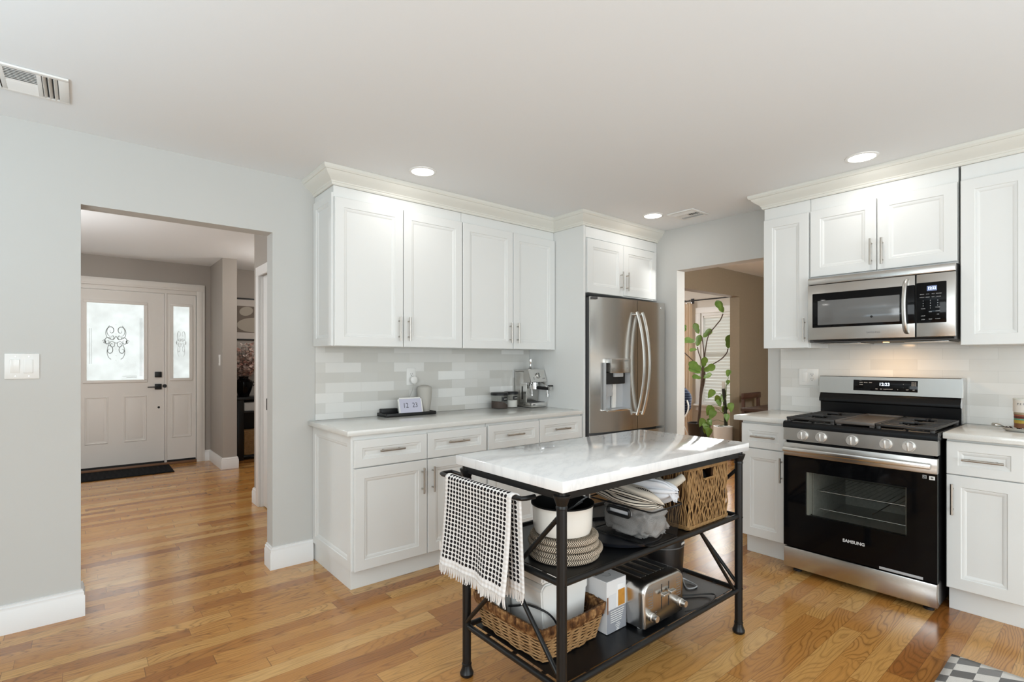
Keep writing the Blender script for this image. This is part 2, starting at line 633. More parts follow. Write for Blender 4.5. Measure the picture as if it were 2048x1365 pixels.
# baseboards: profile (out, z)
BB = [(0, 0), (0.017, 0), (0.017, 0.102), (0.013, 0.108), (0.0135, 0.122), (0.008, 0.127), (0.008, 0.134), (0, 0.136)]
b = MB(); b.sweep(BB, [(-2.56, WY), (-0.008, WY), (-0.008, WY + 0.12)])
struct('baseboard_left', b, M['trim'])
b = MB(); b.sweep(BB, [(0.90, WY + 0.12), (0.90, WY), (1.143, WY)])
struct('baseboard_left_pier', b, M['trim'])
b = MB(); b.sweep(BB, [(WX, 2.68), (WX, 2.556), (WX + 0.12, 2.556)])
struct('baseboard_right', b, M['trim'])

# ------------------------------------------------------------------ hall
HY = 7.65
b = MB()
b.box(-1.2, -0.20, HY, HY + 0.12, 0, 2.505)
b.box(1.115, 2.9, HY, HY + 0.12, 0, 2.505)
b.box(-0.20, 1.115, HY, HY + 0.12, 2.165, 2.505)
struct('wall_hall_front', b, M['hallwall'])
b = MB(); b.box(-1.2, -1.08, WY + 0.12, HY, 0, 2.505)
struct('wall_hall_side', b, M['hallwall'])
b = MB(); b.box(1.271, 1.425, 6.90, HY, 0, 2.505)
struct('wall_hall_stub', b, M['hallwall'])
b = MB()
b.box(1.20, 1.32, WY + 0.12, 4.12, 0, 2.505); b.box(1.20, 1.32, 4.92, 5.12, 0, 2.505); b.box(1.20, 1.32, 4.12, 4.92, 2.03, 2.505)
b.box(1.32, 2.9, 5.0, 5.12, 0, 2.505)
struct('wall_hall_closet', b, M['hallwall'])
b = MB(); b.box(2.8, 2.9, 5.12, HY, 0, 2.505)
struct('wall_hall_alcove', b, M['hallwall'])
b = MB(); b.sweep(BB, [(1.2, HY), (1.271, HY), (1.271, 6.90), (1.425, 6.90), (1.425, HY), (2.8, HY)])
struct('baseboard_hall', b, M['trim'])
b = MB(); b.sweep(BB, [(1.32, 5.12), (1.20, 5.12), (1.20, 5.0)])
struct('baseboard_closet', b, M['trim'])
# closet door casing and pocket door
b = MB()
b.box(1.182, 1.20, 4.92, 5.0, 0, 2.03, 0.003); b.box(1.182, 1.20, 4.04, 4.12, 0, 2.03, 0.003); b.box(1.182, 1.20, 4.04, 5.0, 2.03, 2.11, 0.003)
b.box(1.20, 1.32, 4.915, 4.919, 0, 2.03)
struct('trim_1', b, M['trim'])
cd = struct('door_2', MB().box(1.225, 1.26, 4.115, 4.915, 0.01, 2.03, 0.002), M['trim'])
b = MB(); b.box(1.219, 1.2255, 4.775, 4.80, 0.86, 0.96, 0.002); b.box(1.219, 1.2255, 4.70, 4.715, 0.99, 1.02, 0.002)
b.build('pull', M['slot'], cd)
# front-door casing
b = MB()
cas = [(0, 0), (0.085, 0), (0.085, 0.012), (0.06, 0.016), (0.02, 0.018), (0.0, 0.012)]
for x0, x1 in ((-0.29, -0.20), (1.115, 1.205)):
    b.box(x0, x1, HY - 0.018, HY, 0, 2.165, 0.002); b.box(x0 + 0.012, x1 - 0.03, HY - 0.024, HY - 0.0175, 0, 2.165, 0.002)
b.box(-0.29, 1.205, HY - 0.018, HY, 2.165, 2.25, 0.002); b.box(-0.28, 1.19, HY - 0.024, HY - 0.0175, 2.185, 2.235, 0.002)
b.box(0.775, 0.80, HY - 0.008, HY + 0.10, 0, 2.115, 0.002)        # mullion between door and sidelight
b.box(-0.1995, 1.1145, HY - 0.006, HY + 0.10, 2.1155, 2.1645, 0.001)
struct('trim_2', b, M['halltrim'])

M['glassfrost'] = None
g = G('etched_entry_glass', 0.25, spec=0.4)
tr = g.t.nodes.new('ShaderNodeBsdfTransparent'); tr.inputs[0].default_value = (0.93, 0.95, 0.95, 1)
g.set('Base Color', (0.75, 0.77, 0.76)).set('Transmission Weight', 0.0)
mxs = g.t.nodes.new('ShaderNodeMixShader')
g.t.links.new(g.mt('MULTIPLY', g.n('ShaderNodeMapRange', Value=g.noise(g.co(), 5.0, 2), From_Min=0.3, From_Max=0.7, To_Min=0.1, To_Max=0.9), 0.24), mxs.inputs[0])
g.t.links.new(tr.outputs[0], mxs.inputs[1]); g.t.links.new(g.b.outputs[0], mxs.inputs[2])
g.t.links.new(mxs.outputs[0], g.t.nodes['Material Output'].inputs[0])
M['glassfrost'] = g.m
M['etch'] = plain('etched_line_grey', (0.20, 0.22, 0.21), 0.4)
M['etchpale'] = plain('etched_line_pale', (0.45, 0.46, 0.45), 0.4)


def rail_panel(b, x0, x1, z0, z1, yf):
    """Raised moulded panel pressed into a steel door."""
    b.rings(x0, x1, z0, z1, yf, [(0, 0.0), (0.006, -0.006), (0.014, -0.005), (0.022, 0.004), (0.045, -0.002), (0.05, -0.003)], yf + 0.012)


def glazed_leaf(b, x0, x1, z0, z1, gx0, gx1, gz0, gz1, yf, t=0.045):
    b.box(x0, gx0, yf, yf + t, z0, z1); b.box(gx1, x1, yf, yf + t, z0, z1)
    b.box(gx0, gx1, yf, yf + t, z0, gz0); b.box(gx0, gx1, yf, yf + t, gz1, z1)
    for a, c, d, e in ((gx0 - 0.03, gx0 + 0.004, gz0 + 0.004, gz1 - 0.004), (gx1 - 0.004, gx1 + 0.03, gz0 + 0.004, gz1 - 0.004)):
        b.box(a, c, yf - 0.012, yf + 0.02, d, e)
    for d, e in ((gz0 - 0.03, gz0 + 0.004), (gz1 - 0.004, gz1 + 0.03)):
        b.box(gx0 - 0.03, gx1 + 0.03, yf - 0.012, yf + 0.02, d, e, 0.005)


def scroll(cx, cz, r0, turns, a0, sgn, n=22):
    out = []
    for i in range(n + 1):
        t = i / n
        a = a0 + sgn * t * turns * 2 * PI
        r = r0 * (1 - 0.82 * t)
        out.append((cx + r * math.cos(a), cz + r * math.sin(a)))
    return out


def ornament(b, cx, cz, w, h, y, r):
    """Mirror-symmetric etched scrollwork."""
    for s in (-1, 1):
        for (ox, oz, rr, a0, sg, tn) in ((0.30, 0.62, 0.30, -1.2, 1, 1.25), (0.52, 0.05, 0.24, 2.6, -1, 1.2), (0.40, -0.42, 0.26, 1.4, 1, 1.1), (0.22, 0.28, 0.16, 0.4, -1, 1.2), (0.24, -0.12, 0.18, 2.2, 1, 1.1), (0.72, 0.02, 0.12, 0.3, 1, 1.2)):
            pts = scroll(ox, oz, rr, tn, a0, sg)
            b.tube([(cx + s * p * w / 2, y, cz + q * h / 2) for p, q in pts], [r * (0.5 + 0.9 * math.sin(PI * min(1, i / 22 + 0.1))) for i in range(len(pts))], 5)
        pts = [(0.0, -0.05), (0.30, 0.05), (0.50, -0.25), (0.55, -0.55), (0.45, -0.80), (0.30, -0.9)]
        b.tube([(cx + s * p.x * w / 2, y, cz + p.y * h / 2) for p in bez([(a, c, 0) for a, c in pts], 20)], r, 5)
        pts = [(0.0, 0.35), (0.18, 0.15), (0.55, 0.28), (0.62, 0.60), (0.4, 0.9)]
        b.tube([(cx + s * p.x * w / 2, y, cz + p.y * h / 2) for p in bez([(a, c, 0) for a, c in pts], 20)], r, 5)
    for oz in (0.95, 0.45, 0.0, -0.35, -0.7, -0.95):
        b.lathe([(0.0, -r), (r * 2, 0), (0, r)], (cx, y, cz + oz * h / 2), 8)


b = MB()
glazed_leaf(b, -0.19, 0.772, 0.055, 2.11, 0.030, 0.572, 1.055, 1.960, HY)
for x0, x1 in ((0.015, 0.228), (0.372, 0.595)):
    rail_panel(b, x0, x1, 0.318, 0.868, HY)
dr = struct('door_1', b, M['halltrim'])
MB().box(0.03, 0.572, HY + 0.018, HY + 0.024, 1.055, 1.96).build('glass_pane', M['glassfrost'], dr)
b = MB(); ornament(b, 0.300, 1.50, 0.30, 0.44, HY + 0.014, 0.0027)
b.build('etched_scrollwork', M['etch'], dr)
b = MB()
for x in (0.055, 0.072, 0.530, 0.547):
    b.box(x, x + 0.003, HY + 0.012, HY + 0.016, 1.25 if x < 0.3 else 1.10, 1.66 if x < 0.3 else 1.80)
b.box(0.40, 0.50, HY + 0.012, HY + 0.016, 1.085, 1.088); b.box(0.36, 0.50, HY + 0.012, HY + 0.016, 1.100, 1.103)
b.build('etched_border', M['etchpale'], dr)
b = MB(); b.box(0.675, 0.745, HY - 0.022, HY, 1.082, 1.150, 0.004)
b.build('deadbolt', M['blackplastic'], dr)
b = MB(); b.box(0.675, 0.745, HY - 0.018, HY, 0.935, 1.003, 0.004); b.cyl((0.70, HY - 0.05, 0.968), (0.70, HY, 0.968), 0.012)
b.box(0.60, 0.712, HY - 0.058, HY - 0.046, 0.960, 0.972, 0.003)
b.build('lever_handle', M['blackplastic'], dr)
b = MB(); b.cyl((0.716, HY - 0.006, 0.715), (0.716, HY, 0.715), 0.013); b.build('lock_hole', M['slot'], dr)
b = MB(); b.cyl((0.776, HY - 0.016, 0.975), (0.776, HY - 0.006, 0.975), 0.022); b.build('strike', M['blackplastic'], dr)
MB().box(-0.19, 0.772, HY - 0.004, HY + 0.03, 0.030, 0.056).build('weather_sweep', M['slot'], dr)
MB().box(-0.20, 1.115, HY - 0.02, HY + 0.1, 0.0, 0.032, 0.003).build('threshold', plain('threshold_oak', (0.20, 0.10, 0.05), 0.4), dr)

b = MB()
glazed_leaf(b, 0.80, 1.105, 0.055, 2.112, 0.862, 1.042, 1.066, 1.968, HY)
rail_panel(b, 0.848, 1.060, 0.328, 0.876, HY)
sl = struct('window_1', b, M['halltrim'])
MB().box(0.862, 1.042, HY + 0.018, HY + 0.024, 1.066, 1.968).build('glass_pane', M['glassfrost'], sl)
b = MB(); ornament(b, 0.952, 1.50, 0.14, 0.36, HY + 0.014, 0.0012); b.build('etched_scrollwork', M['etchpale'], sl)
MB().box(0.80, 1.105, HY - 0.004, HY + 0.03, 0.033, 0.056).build('weather_sweep', M['slot'], sl)

# ------------------------------------------------------------------ dining room and front room through the right opening
b = MB()
b.box(6.57, 7.62, 3.30, 3.427, 0, CH); b.box(4.10, 4.75, 3.30, 3.427, 0, CH); b.box(4.75, 6.57, 3.30, 3.427, 2.117, CH)
struct('wall_dining', b, M['brownwall'])
b = MB(); b.box(7.5, 7.62, -0.6, 3.30, 0, CH); b.box(4.10, 7.62, -0.6, -0.5, 0, CH)
struct('wall_dining_side', b, M['brownwall'])
b = MB()
b.box(7.5, 7.62, 3.427, 3.50, 0, CH); b.box(7.5, 7.62, 4.39, 7.3, 0, CH)
b.box(7.5, 7.62, 3.50, 4.39, 0, 0.60); b.box(7.5, 7.62, 3.50, 4.39, 2.03, CH)
struct('wall_front_room', b, M['cream'])
b = MB(); b.box(4.0, 7.62, 7.2, 7.3, 0, CH); b.box(4.0, 4.1, 3.52, 7.2, 0, CH)
struct('wall_front_room_back', b, M['cream'])
# double-hung window with casing and stool
b = MB()
for y0, y1 in ((4.39, 4.478), (3.43, 3.50)):
    b.box(7.478, 7.5, y0, y1, 0.606, 2.03, 0.002)
b.box(7.478, 7.5, 3.43, 4.478, 2.03, 2.12, 0.004)
b.box(7.44, 7.5, 3.43, 4.50, 0.575, 0.605, 0.005); b.box(7.482, 7.5, 3.43, 4.47, 0.50, 0.575, 0.004)
b.box(7.501, 7.58, 4.355, 4.3895, 0.605, 2.03); b.box(7.50, 7.58, 3.50, 3.535, 0.605, 2.03)
b.box(7.501, 7.58, 3.536, 4.354, 1.99, 2.03); b.box(7.501, 7.58, 3.536, 4.354, 0.605, 0.645)
b.box(7.54, 7.58, 3.536, 4.354, 1.352, 1.402)
wn = struct('window_2', b, M['trim'])
gl = G('window_glass', 0.02, spec=0.5)
tr = gl.t.nodes.new('ShaderNodeBsdfTransparent'); mxs = gl.t.nodes.new('ShaderNodeMixShader'); mxs.inputs[0].default_value = 0.06
gl.t.links.new(tr.outputs[0], mxs.inputs[1]); gl.t.links.new(gl.b.outputs[0], mxs.inputs[2])
gl.t.links.new(mxs.outputs[0], gl.t.nodes['Material Output'].inputs[0])
M['glass'] = gl.m
MB().box(7.585, 7.59, 3.535, 4.355, 0.645, 1.99).build('glass_pane', M['glass'], wn)

# ================================================================== cabinets
def pull(parent, M4, kind, u, v, yf, length=0.155, axis='z'):
    """Bar pull: rod on two posts, standing off the face at y = yf."""
    b = MB(M4)
    h = length / 2
    off = 0.030
    if axis == 'z':
        b.cyl((u, yf - off, v - h), (u, yf - off, v + h), 0.006, seg=12)
        for s in (-1, 1): b.cyl((u, yf, v + s * h * 0.66), (u, yf - off, v + s * h * 0.66), 0.0048, seg=10)
    else:
        b.cyl((u - h, yf - off, v), (u + h, yf - off, v), 0.006, seg=12)
        for s in (-1, 1): b.cyl((u + s * h * 0.66, yf, v), (u + s * h * 0.66, yf - off, v), 0.0048, seg=10)
    return b.build('handle', M['nickel'], parent)


def cabinet(name, label, M4, x0, x1, yb, yf, z0, z1, doors=(), drawers=(), toe=None, side=None, group=None, rail=0.057):
    """Face at y=yf (door fronts 20 mm proud). doors/drawers: (x0,x1,z0,z1,(hx,hz) or None[,axis])."""
    p = M4 @ Vector(((x0 + x1) / 2, (yf + yb) / 2, 0 if toe else z0))
    t = thing(name, label, 'cabinet', tuple(p), 0.0 if M4 == Matrix.Identity(4) else -PI / 2, group)
    b = MB(M4); b.box(x0, x1, yf, yb, z0, z1, 0.0015, 1)
    b.build('body', M['cab'], t)
    for d in doors:
        b = MB(M4); b.door(d[0], d[1], d[2], d[3], yf - 0.021, d[5] if len(d) > 5 else rail)
        o = b.build('door', M['cab'], t, sharp=25)
        if d[4]: pull(o, M4, 'z', d[4][0], d[4][1], yf - 0.021)
    for d in drawers:
        b = MB(M4); b.door(d[0], d[1], d[2], d[3], yf - 0.021, 0.045 if d[1] - d[0] > 0.3 else 0.045)
        o = b.build('drawer', M['cab'], t, sharp=25)
        if d[4]: pull(o, M4, 'x', d[4][0], d[4][1], yf - 0.0125, axis='x')
    if toe:
        b = MB(M4); b.box(x0 + toe[1], x1, toe[0], toe[0] + 0.018, 0, z0, 0.001, 1)
        if toe[1] == 0: b.box(x0 + 0.0002, x0 + 0.018, toe[0] + 0.0182, yb, 0, z0)
        b.build('toe_kick', M['cab'], t)
    if side:
        b = MB(M4 @ Matrix.Translation((x0, 0, 0)) @ Matrix.Rotation(-PI / 2, 4, 'Z'))
        # local face looks to -x of the run: its x axis runs along -y of the run
        b.door(-yb + 0.002, -yf + 0.0, side[0], side[1], -0.012, 0.05, 0.012)
        b.build('side_panel', M['cab'], t, sharp=25)
    return t


I4 = Matrix.Identity(4)
GRP_U = None
# --- wall cabinets over the coffee counter
UY, UZ0, UZ1 = 3.08, 1.376, 2.275
cabinet('wall_cabinet', 'white two-door wall cabinet hung beside the hall opening, its panelled end exposed', I4, 1.158, 2.078, WY, UY, UZ0, 2.343,
        [(1.160, 1.6115, UZ0, UZ1 - 0.003, (1.580, 1.493)), (1.6165, 2.076, UZ0, UZ1 - 0.003, (1.648, 1.493))], side=(UZ0, 2.30))
cabinet('wall_cabinet', 'white two-door wall cabinet above the espresso machine, next to the refrigerator panel', I4, 2.080, 2.998, WY, UY, UZ0, 2.343,
        [(2.084, 2.546, UZ0, UZ1 - 0.003, (2.512, 1.498)), (2.551, 2.994, UZ0, UZ1 - 0.003, (2.585, 1.498))])
# --- base cabinets under the coffee counter
BY, BZ = 2.78, 0.113
cabinet('base_cabinet', 'white base cabinet beside the hall opening with panelled end, two drawers above two doors', I4, 1.155, 2.070, WY - 0.001, BY, BZ, 0.8695,
        [(1.157, 1.6145, BZ, 0.684, (1.578, 0.565)), (1.6195, 2.066, BZ, 0.684, (1.650, 0.565))],
        [(1.157, 1.6145, 0.690, 0.842, (1.379, 0.774)), (1.6195, 2.066, 0.690, 0.846, (1.838, 0.777))], toe=(2.812, 0.0), side=(BZ, 0.868))
cabinet('base_cabinet', 'white base cabinet behind the marble cart, between drawer base and refrigerator panel', I4, 2.073, 2.998, WY - 0.001, BY, BZ, 0.8695,
        [(2.083, 2.543, BZ, 0.684, (2.51, 0.565)), (2.548, 2.994, BZ, 0.684, (2.58, 0.565))],
        [(2.083, 2.543, 0.690, 0.852, (2.307, 0.777)), (2.548, 2.994, 0.690, 0.858, (2.769, 0.777))], toe=(2.812, 0.01))
b = MB(); b.box(1.113, 3.0, 2.752, WY - 0.001, 0.870, 0.900, 0.003)
tag(b.build('countertop', M['quartz']), 'long pale quartz countertop carrying the espresso machine and clock', 'countertop')
b = MB(); b.box(1.158, 2.998, WY - 0.013, WY - 0.0005, 0.9005, UZ0)
tag(b.build('tile_backsplash', M['tile_x']), 'pale subway tile backsplash behind the espresso machine and smart clock', 'backsplash')

# --- refrigerator enclosure
t = cabinet('wall_cabinet', 'deep white two-door cabinet over the refrigerator with its tall plain side panel', I4, 3.0225, 3.978, WY, 2.76, 1.822, 2.343,
            [(3.036, 3.478, 1.822, 2.248, (3.440, 1.945)), (3.482, 3.940, 1.830, 2.248, (3.515, 1.945))], rail=0.062)
b = MB(); b.box(3.0, 3.022, 2.75, WY - 0.001, 0, 2.343, 0.001, 1); b.build('side_panel', M['cab'], t)

# --- cabinets on the range wall (run coordinates: x = -Y, y = X)
RU, RZ0, RZ1 = 3.672, 1.371, 2.262
cabinet('wall_cabinet', 'narrow one-door white wall cabinet left of the microwave', RIGHT, -1.665, -1.366, WX, RU, RZ0, 2.343,
        [(-1.661, -1.372, RZ0, RZ1 - 0.003, (-1.393, 1.487))])
cabinet('wall_cabinet', 'short two-door white wall cabinet right above the microwave', RIGHT, -1.364, -0.622, WX, RU, 1.818, 2.343,
        [(-1.360, -0.997, 1.829, RZ1 - 0.003, (-1.020, 1.940)), (-0.991, -0.624, 1.829, RZ1 - 0.003, (-0.964, 1.936))])
cabinet('wall_cabinet', 'tall one-door white wall cabinet right of the microwave, cut by the photo edge', RIGHT, -0.612, -0.325, WX, RU, RZ0, 2.343,
        [(-0.610, -0.329, RZ0, RZ1 - 0.003, None)])
RB, RBZ = 3.422, 0.131
cabinet('base_cabinet', 'narrow white base cabinet left of the range with one drawer and door', RIGHT, -1.695, -1.402, WX, RB, RBZ, 0.890,
        [(-1.693, -1.408, RBZ, 0.708, (-1.434, 0.594))], [(-1.693, -1.408, 0.714, 0.872, (-1.548, 0.790))], toe=(3.475, 0.004))
cabinet('base_cabinet', 'white base cabinet right of the range with one drawer over one door', RIGHT, -0.626, -0.335, WX, RB, RBZ, 0.890,
        [(-0.624, -0.338, RBZ, 0.706, (-0.598, 0.586))], [(-0.624, -0.338, 0.711, 0.876, (-0.484, 0.790))], toe=(3.475, 0.0))
b = MB(RIGHT); b.box(-1.735, -1.392, 3.375, WX - 0.001, 0.890, 0.921, 0.003)
tag(b.build('countertop', M['quartz']), 'short pale quartz countertop left of the range', 'countertop')
b = MB(RIGHT); b.box(-0.634, -0.300, 3.375, WX - 0.001, 0.890, 0.921, 0.003)
tag(b.build('countertop', M['quartz']), 'pale quartz countertop right of the range under the pepper canister', 'countertop')
b = MB(RIGHT); b.box(-1.680, -0.30, WX - 0.013, WX - 0.0005, 0.9215, 1.45)
tag(b.build('tile_backsplash', M['tile_y']), 'pale subway tile backsplash behind the range and under the microwave', 'backsplash')

# --- crown mouldings
CR = [(0, 2.343), (0.010, 2.343), (0.014, 2.350), (0.014, 2.357), (0.018, 2.360), (0.020, 2.366), (0.030, 2.376), (0.048, 2.389), (0.062, 2.403), (0.068, 2.413), (0.074, 2.414), (0.082, 2.424), (0.082, 2.4395), (0, 2.4395)]
b = MB()
b.sweep(CR, [(1.158, WY), (1.158, UY), (3.0, UY), (3.0, 2.76), (3.98, 2.76)])
struct('trim_3', b, M['crown'], sharp=22)
b = MB(RIGHT); b.sweep(CR, [(-1.665, WX), (-1.665, RU), (-0.325, RU)])
struct('trim_4', b, M['crown'], sharp=22)
b = MB(); b.box(3.025, 3.935, 2.752, 2.762, 2.256, 2.338, 0.001, 1)
struct('trim_5', b, M['cab'])
# thin fillers that close the carcass tops behind the crown
b = MB(); b.box(1.17, 2.99, UY + 0.02, WY, 2.343, 2.438); b.box(3.03, 3.97, 2.79, WY, 2.343, 2.438)
struct('trim_6', b, M['cab'])
b = MB(RIGHT); b.box(-1.65, -0.33, RU + 0.02, WX, 2.343, 2.438)
struct('trim_7', b, M['cab'])

# ================================================================== range (run coordinates: x = -Y, y = X)
M['ovenglass'] = None
g = G('oven_window_glass', 0.03, spec=0.5)
tr = g.t.nodes.new('ShaderNodeBsdfTransparent'); tr.inputs[0].default_value = (0.93, 0.93, 0.91, 1)
mxs = g.t.nodes.new('ShaderNodeMixShader'); mxs.inputs[0].default_value = 0.16
g.set('Base Color', (0.004, 0.004, 0.004))
g.t.links.new(tr.outputs[0], mxs.inputs[1]); g.t.links.new(g.b.outputs[0], mxs.inputs[2])
g.t.links.new(mxs.outputs[0], g.t.nodes['Material Output'].inputs[0])
M['ovenglass'] = g.m
M['ovenliner'] = plain('oven_liner_grey', (0.36, 0.365, 0.34), 0.35, var=0.3, vscale=60)
M['knob'] = plain('knob_satin', (0.78, 0.77, 0.75), 0.34, 0.85)
M['led'] = emit('display_digits_white', (0.75, 0.86, 1.0), 2.2)
M['ledback'] = emit('display_backlight_blue', (0.22, 0.28, 0.50), 0.9)

R = thing('gas_range', 'stainless gas range with black oven door and five front knobs', 'range', (3.62, 1.0105, 0.0), -PI / 2)
x0, x1 = -1.381, -0.640
b = MB(RIGHT)
b.box(x0 + 0.004, x0 + 0.02, 3.335, 3.95, 0.035, 0.905)
b.box(x1 - 0.02, x1 - 0.004, 3.335, 3.95, 0.035, 0.905)
b.box(x0 + 0.02, x1 - 0.02, 3.90, 3.95, 0.035, 0.905)
b.box(x0 + 0.02, x1 - 0.02, 3.335, 3.95, 0.035, 0.10)
b.box(x0 + 0.004, x1 - 0.004, 3.335, 3.345, 0.785, 0.90)
b.build('body', M['blackenamel'], R)
b = MB(RIGHT)
for q in ((-1.24, -1.235), (-0.785, -0.78)): b.box(q[0], q[1], 3.36, 3.90, 0.33, 0.68)
b.box(-1.24, -0.78, 3.36, 3.90, 0.33, 0.335); b.box(-1.24, -0.78, 3.895, 3.90, 0.33, 0.68); b.box(-1.24, -0.78, 3.36, 3.9, 0.675, 0.68)
b.build('oven_liner', M['ovenliner'], R)
b = MB(RIGHT)
for z in (0.505,):
    for y in (3.40, 3.86): b.cyl((-1.232, y, z), (-0.788, y, z), 0.004, seg=8)
    for i in range(15): b.cyl((-1.225 + i * 0.0307, 3.40, z), (-1.225 + i * 0.0307, 3.86, z), 0.0022, seg=6)
b.cyl((-1.232, 3.40, 0.40), (-0.788, 3.40, 0.40), 0.003, seg=8)
for i in range(4):
    b.cyl((-0.95 + i * 0.0, 3.42, 0.42), (-0.86, 3.80, 0.50), 0.003, seg=6)
b.build('oven_rack', M['chrome'], R)
for sx in (x0 + 0.05, x1 - 0.05):
    MB(RIGHT).lathe([(0.024, 0.0), (0.024, 0.012), (0.014, 0.016), (0.014, 0.04)], (sx, 3.38, 0), 16).build('foot', M['blackplastic'], R)
# drawer
b = MB(RIGHT); b.box(x0, x1, 3.302, 3.345, 0.036, 0.158, 0.006)
b.build('storage_drawer', M['steel'], R)
# oven door: steel band over black glass with a window
b = MB(RIGHT)
wx0, wx1, wz0, wz1 = -1.256, -0.767, 0.370, 0.626
for a, c, d, e in ((x0, wx0, 0.165, 0.713), (wx1, x1, 0.165, 0.713), (wx0, wx1, 0.165, wz0), (wx0, wx1, wz1, 0.713)):
    b.box(a, c, 3.302, 3.336, d, e)
dr = b.build('oven_door', M['blackgloss'], R, sharp=20)
b = MB(RIGHT); b.box(x0, x1, 3.299, 3.338, 0.713, 0.791, 0.003)
b.build('door_band', M['steel'], dr)
MB(RIGHT).box(wx0 - 0.002, wx1 + 0.002, 3.308, 3.313, wz0 - 0.002, wz1 + 0.002).build('door_window', M['ovenglass'], dr)
b = MB(RIGHT); b.box(wx0 + 0.001, wx0 + 0.014, 3.314, 3.36, wz0, wz1)
b.build('door_gasket', plain('oven_edge_grey', (0.48, 0.48, 0.44), 0.4), dr)
b = MB(RIGHT)
b.box(x0 + 0.010, x1 - 0.018, 3.252, 3.270, 0.741, 0.769, 0.006)
for sx in (x0 + 0.05, x1 - 0.06): b.box(sx, sx + 0.02, 3.268, 3.30, 0.745, 0.765, 0.003)
b.build('door_handle', M['steelbright'], dr)
text_mesh('SAMSUNG', 0.0235, face_right_run(3.3015, 1.0075, 0.2735), 'logo', M['glyph'], dr, bold=0.0007)
b = MB(RIGHT); b.box(-0.673, -0.650, 3.3012, 3.302, 0.683, 0.702)
st = b.build('sticker', M['whiteplastic'], dr)
b = MB(RIGHT); b.box(-0.700, -0.684, 3.3013, 3.302, 0.686, 0.703)
b.build('badge', M['glyph'], dr)
b = MB(RIGHT); b.box(-0.6985, -0.6855, 3.3008, 3.3014, 0.6875, 0.7015); b.build('badge_face', M['slot'], dr)
text_mesh('AC', 0.010, face_right_run(3.3006, 0.692, 0.6945), 'badge_text', M['glyph'], dr)
b = MB(RIGHT); b.box(-0.667, -0.656, 3.3008, 3.3013, 0.688, 0.697); b.build('sticker_print', M['glyphdark'], dr)
b = MB(RIGHT); b.box(-0.887, -0.698, 3.3005, 3.302, 0.166, 0.180, 0.0005); b.build('edge_strip', M['greyplastic'], dr)
# control strip and knobs
b = MB(RIGHT); b.prism([(3.300, 0.806), (3.303, 0.880), (3.36, 0.880), (3.36, 0.806)], x0, x1, 'X')
b.build('control_strip', M['steel'], R)
for yw in (1.272, 1.172, 1.015, 0.857, 0.757):
    b = MB(RIGHT)
    b.lathe([(0.0, 0.021), (0.0235, 0.021), (0.0255, 0.018), (0.0265, 0.004), (0.0285, 0.003), (0.029, 0.0)], (-yw, 3.301, 0.8415), 28, 'Y')
    k = b.build('knob', M['knob'], R, sharp=30)
    b = MB(RIGHT); b.box(-yw - 0.0026, -yw + 0.0026, 3.274, 3.283, 0.820, 0.863, 0.0015); b.build('grip', M['alu'], k)
    b = MB(RIGHT); b.box(-yw - 0.0105, -yw - 0.0090, 3.2792, 3.2801, 0.850, 0.859); b.build('pointer', M['glyphdark'], k)
# cooktop
b = MB(RIGHT)
b.prism([(3.298, 0.881), (3.298, 0.905), (3.306, 0.918), (3.33, 0.922), (3.33, 0.900), (3.86, 0.900), (3.86, 0.922), (3.88, 0.922), (3.88, 0.881)], x0 - 0.002, x1 + 0.002, 'X')
b.box(x0 - 0.002, x0 + 0.02, 3.33, 3.86, 0.90, 0.921, 0.003); b.box(x1 - 0.02, x1 + 0.002, 3.33, 3.86, 0.90, 0.921, 0.003)
b.build('cooktop', M['blackenamel'], R)
for bx in (-1.25, -0.77):
    for by in (3.45, 3.72):
        b = MB(RIGHT)
        b.lathe([(0.046, 0.900), (0.046, 0.912), (0.040, 0.913), (0.040, 0.920), (0.030, 0.924), (0, 0.924)], (bx, by, 0), 24)
        b.build('burner', M['castiron'], R)


def grate(a, c, name):
    b = MB(RIGHT)
    f, k = 3.315, 3.855
    r = 0.0062
    zt = 0.940
    b.box(a, c, f - 0.007, f + 0.007, zt - 0.008, zt + 0.006, 0.004); b.box(a, c, k - 0.007, k + 0.007, zt - 0.008, zt + 0.006, 0.003)
    b.box(a, a + 0.012, f, k, zt - 0.008, zt + 0.005, 0.003); b.box(c - 0.012, c, f, k, zt - 0.008, zt + 0.005, 0.003)
    n = 9
    for i in range(1, n):
        y = f + (k - f) * i / n
        w = (c - a) * (0.30 if i in (2, 3, 6, 7) else 0.46)
        b.box(a, a + w, y - 0.0045, y + 0.0045, zt - 0.006, zt + 0.006, 0.002)
        b.box(c - w, c, y - 0.0045, y + 0.0045, zt - 0.006, zt + 0.006, 0.002)
    m = (a + c) / 2
    b.box(m - 0.004, m + 0.004, f, f + 0.08, zt - 0.006, zt + 0.006, 0.002); b.box(m - 0.004, m + 0.004, k - 0.09, k, zt - 0.006, zt + 0.006, 0.002)
    b.box(a, c, (f + k) / 2 - 0.006, (f + k) / 2 + 0.006, zt - 0.007, zt + 0.006, 0.003)
    for px in (a + 0.012, c - 0.012):
        for py in (f + 0.004, k - 0.004): b.box(px - 0.010, px + 0.010, py - 0.008, py + 0.008, 0.900, zt - 0.006, 0.003)
    b.build(name, M['castiron'], R)


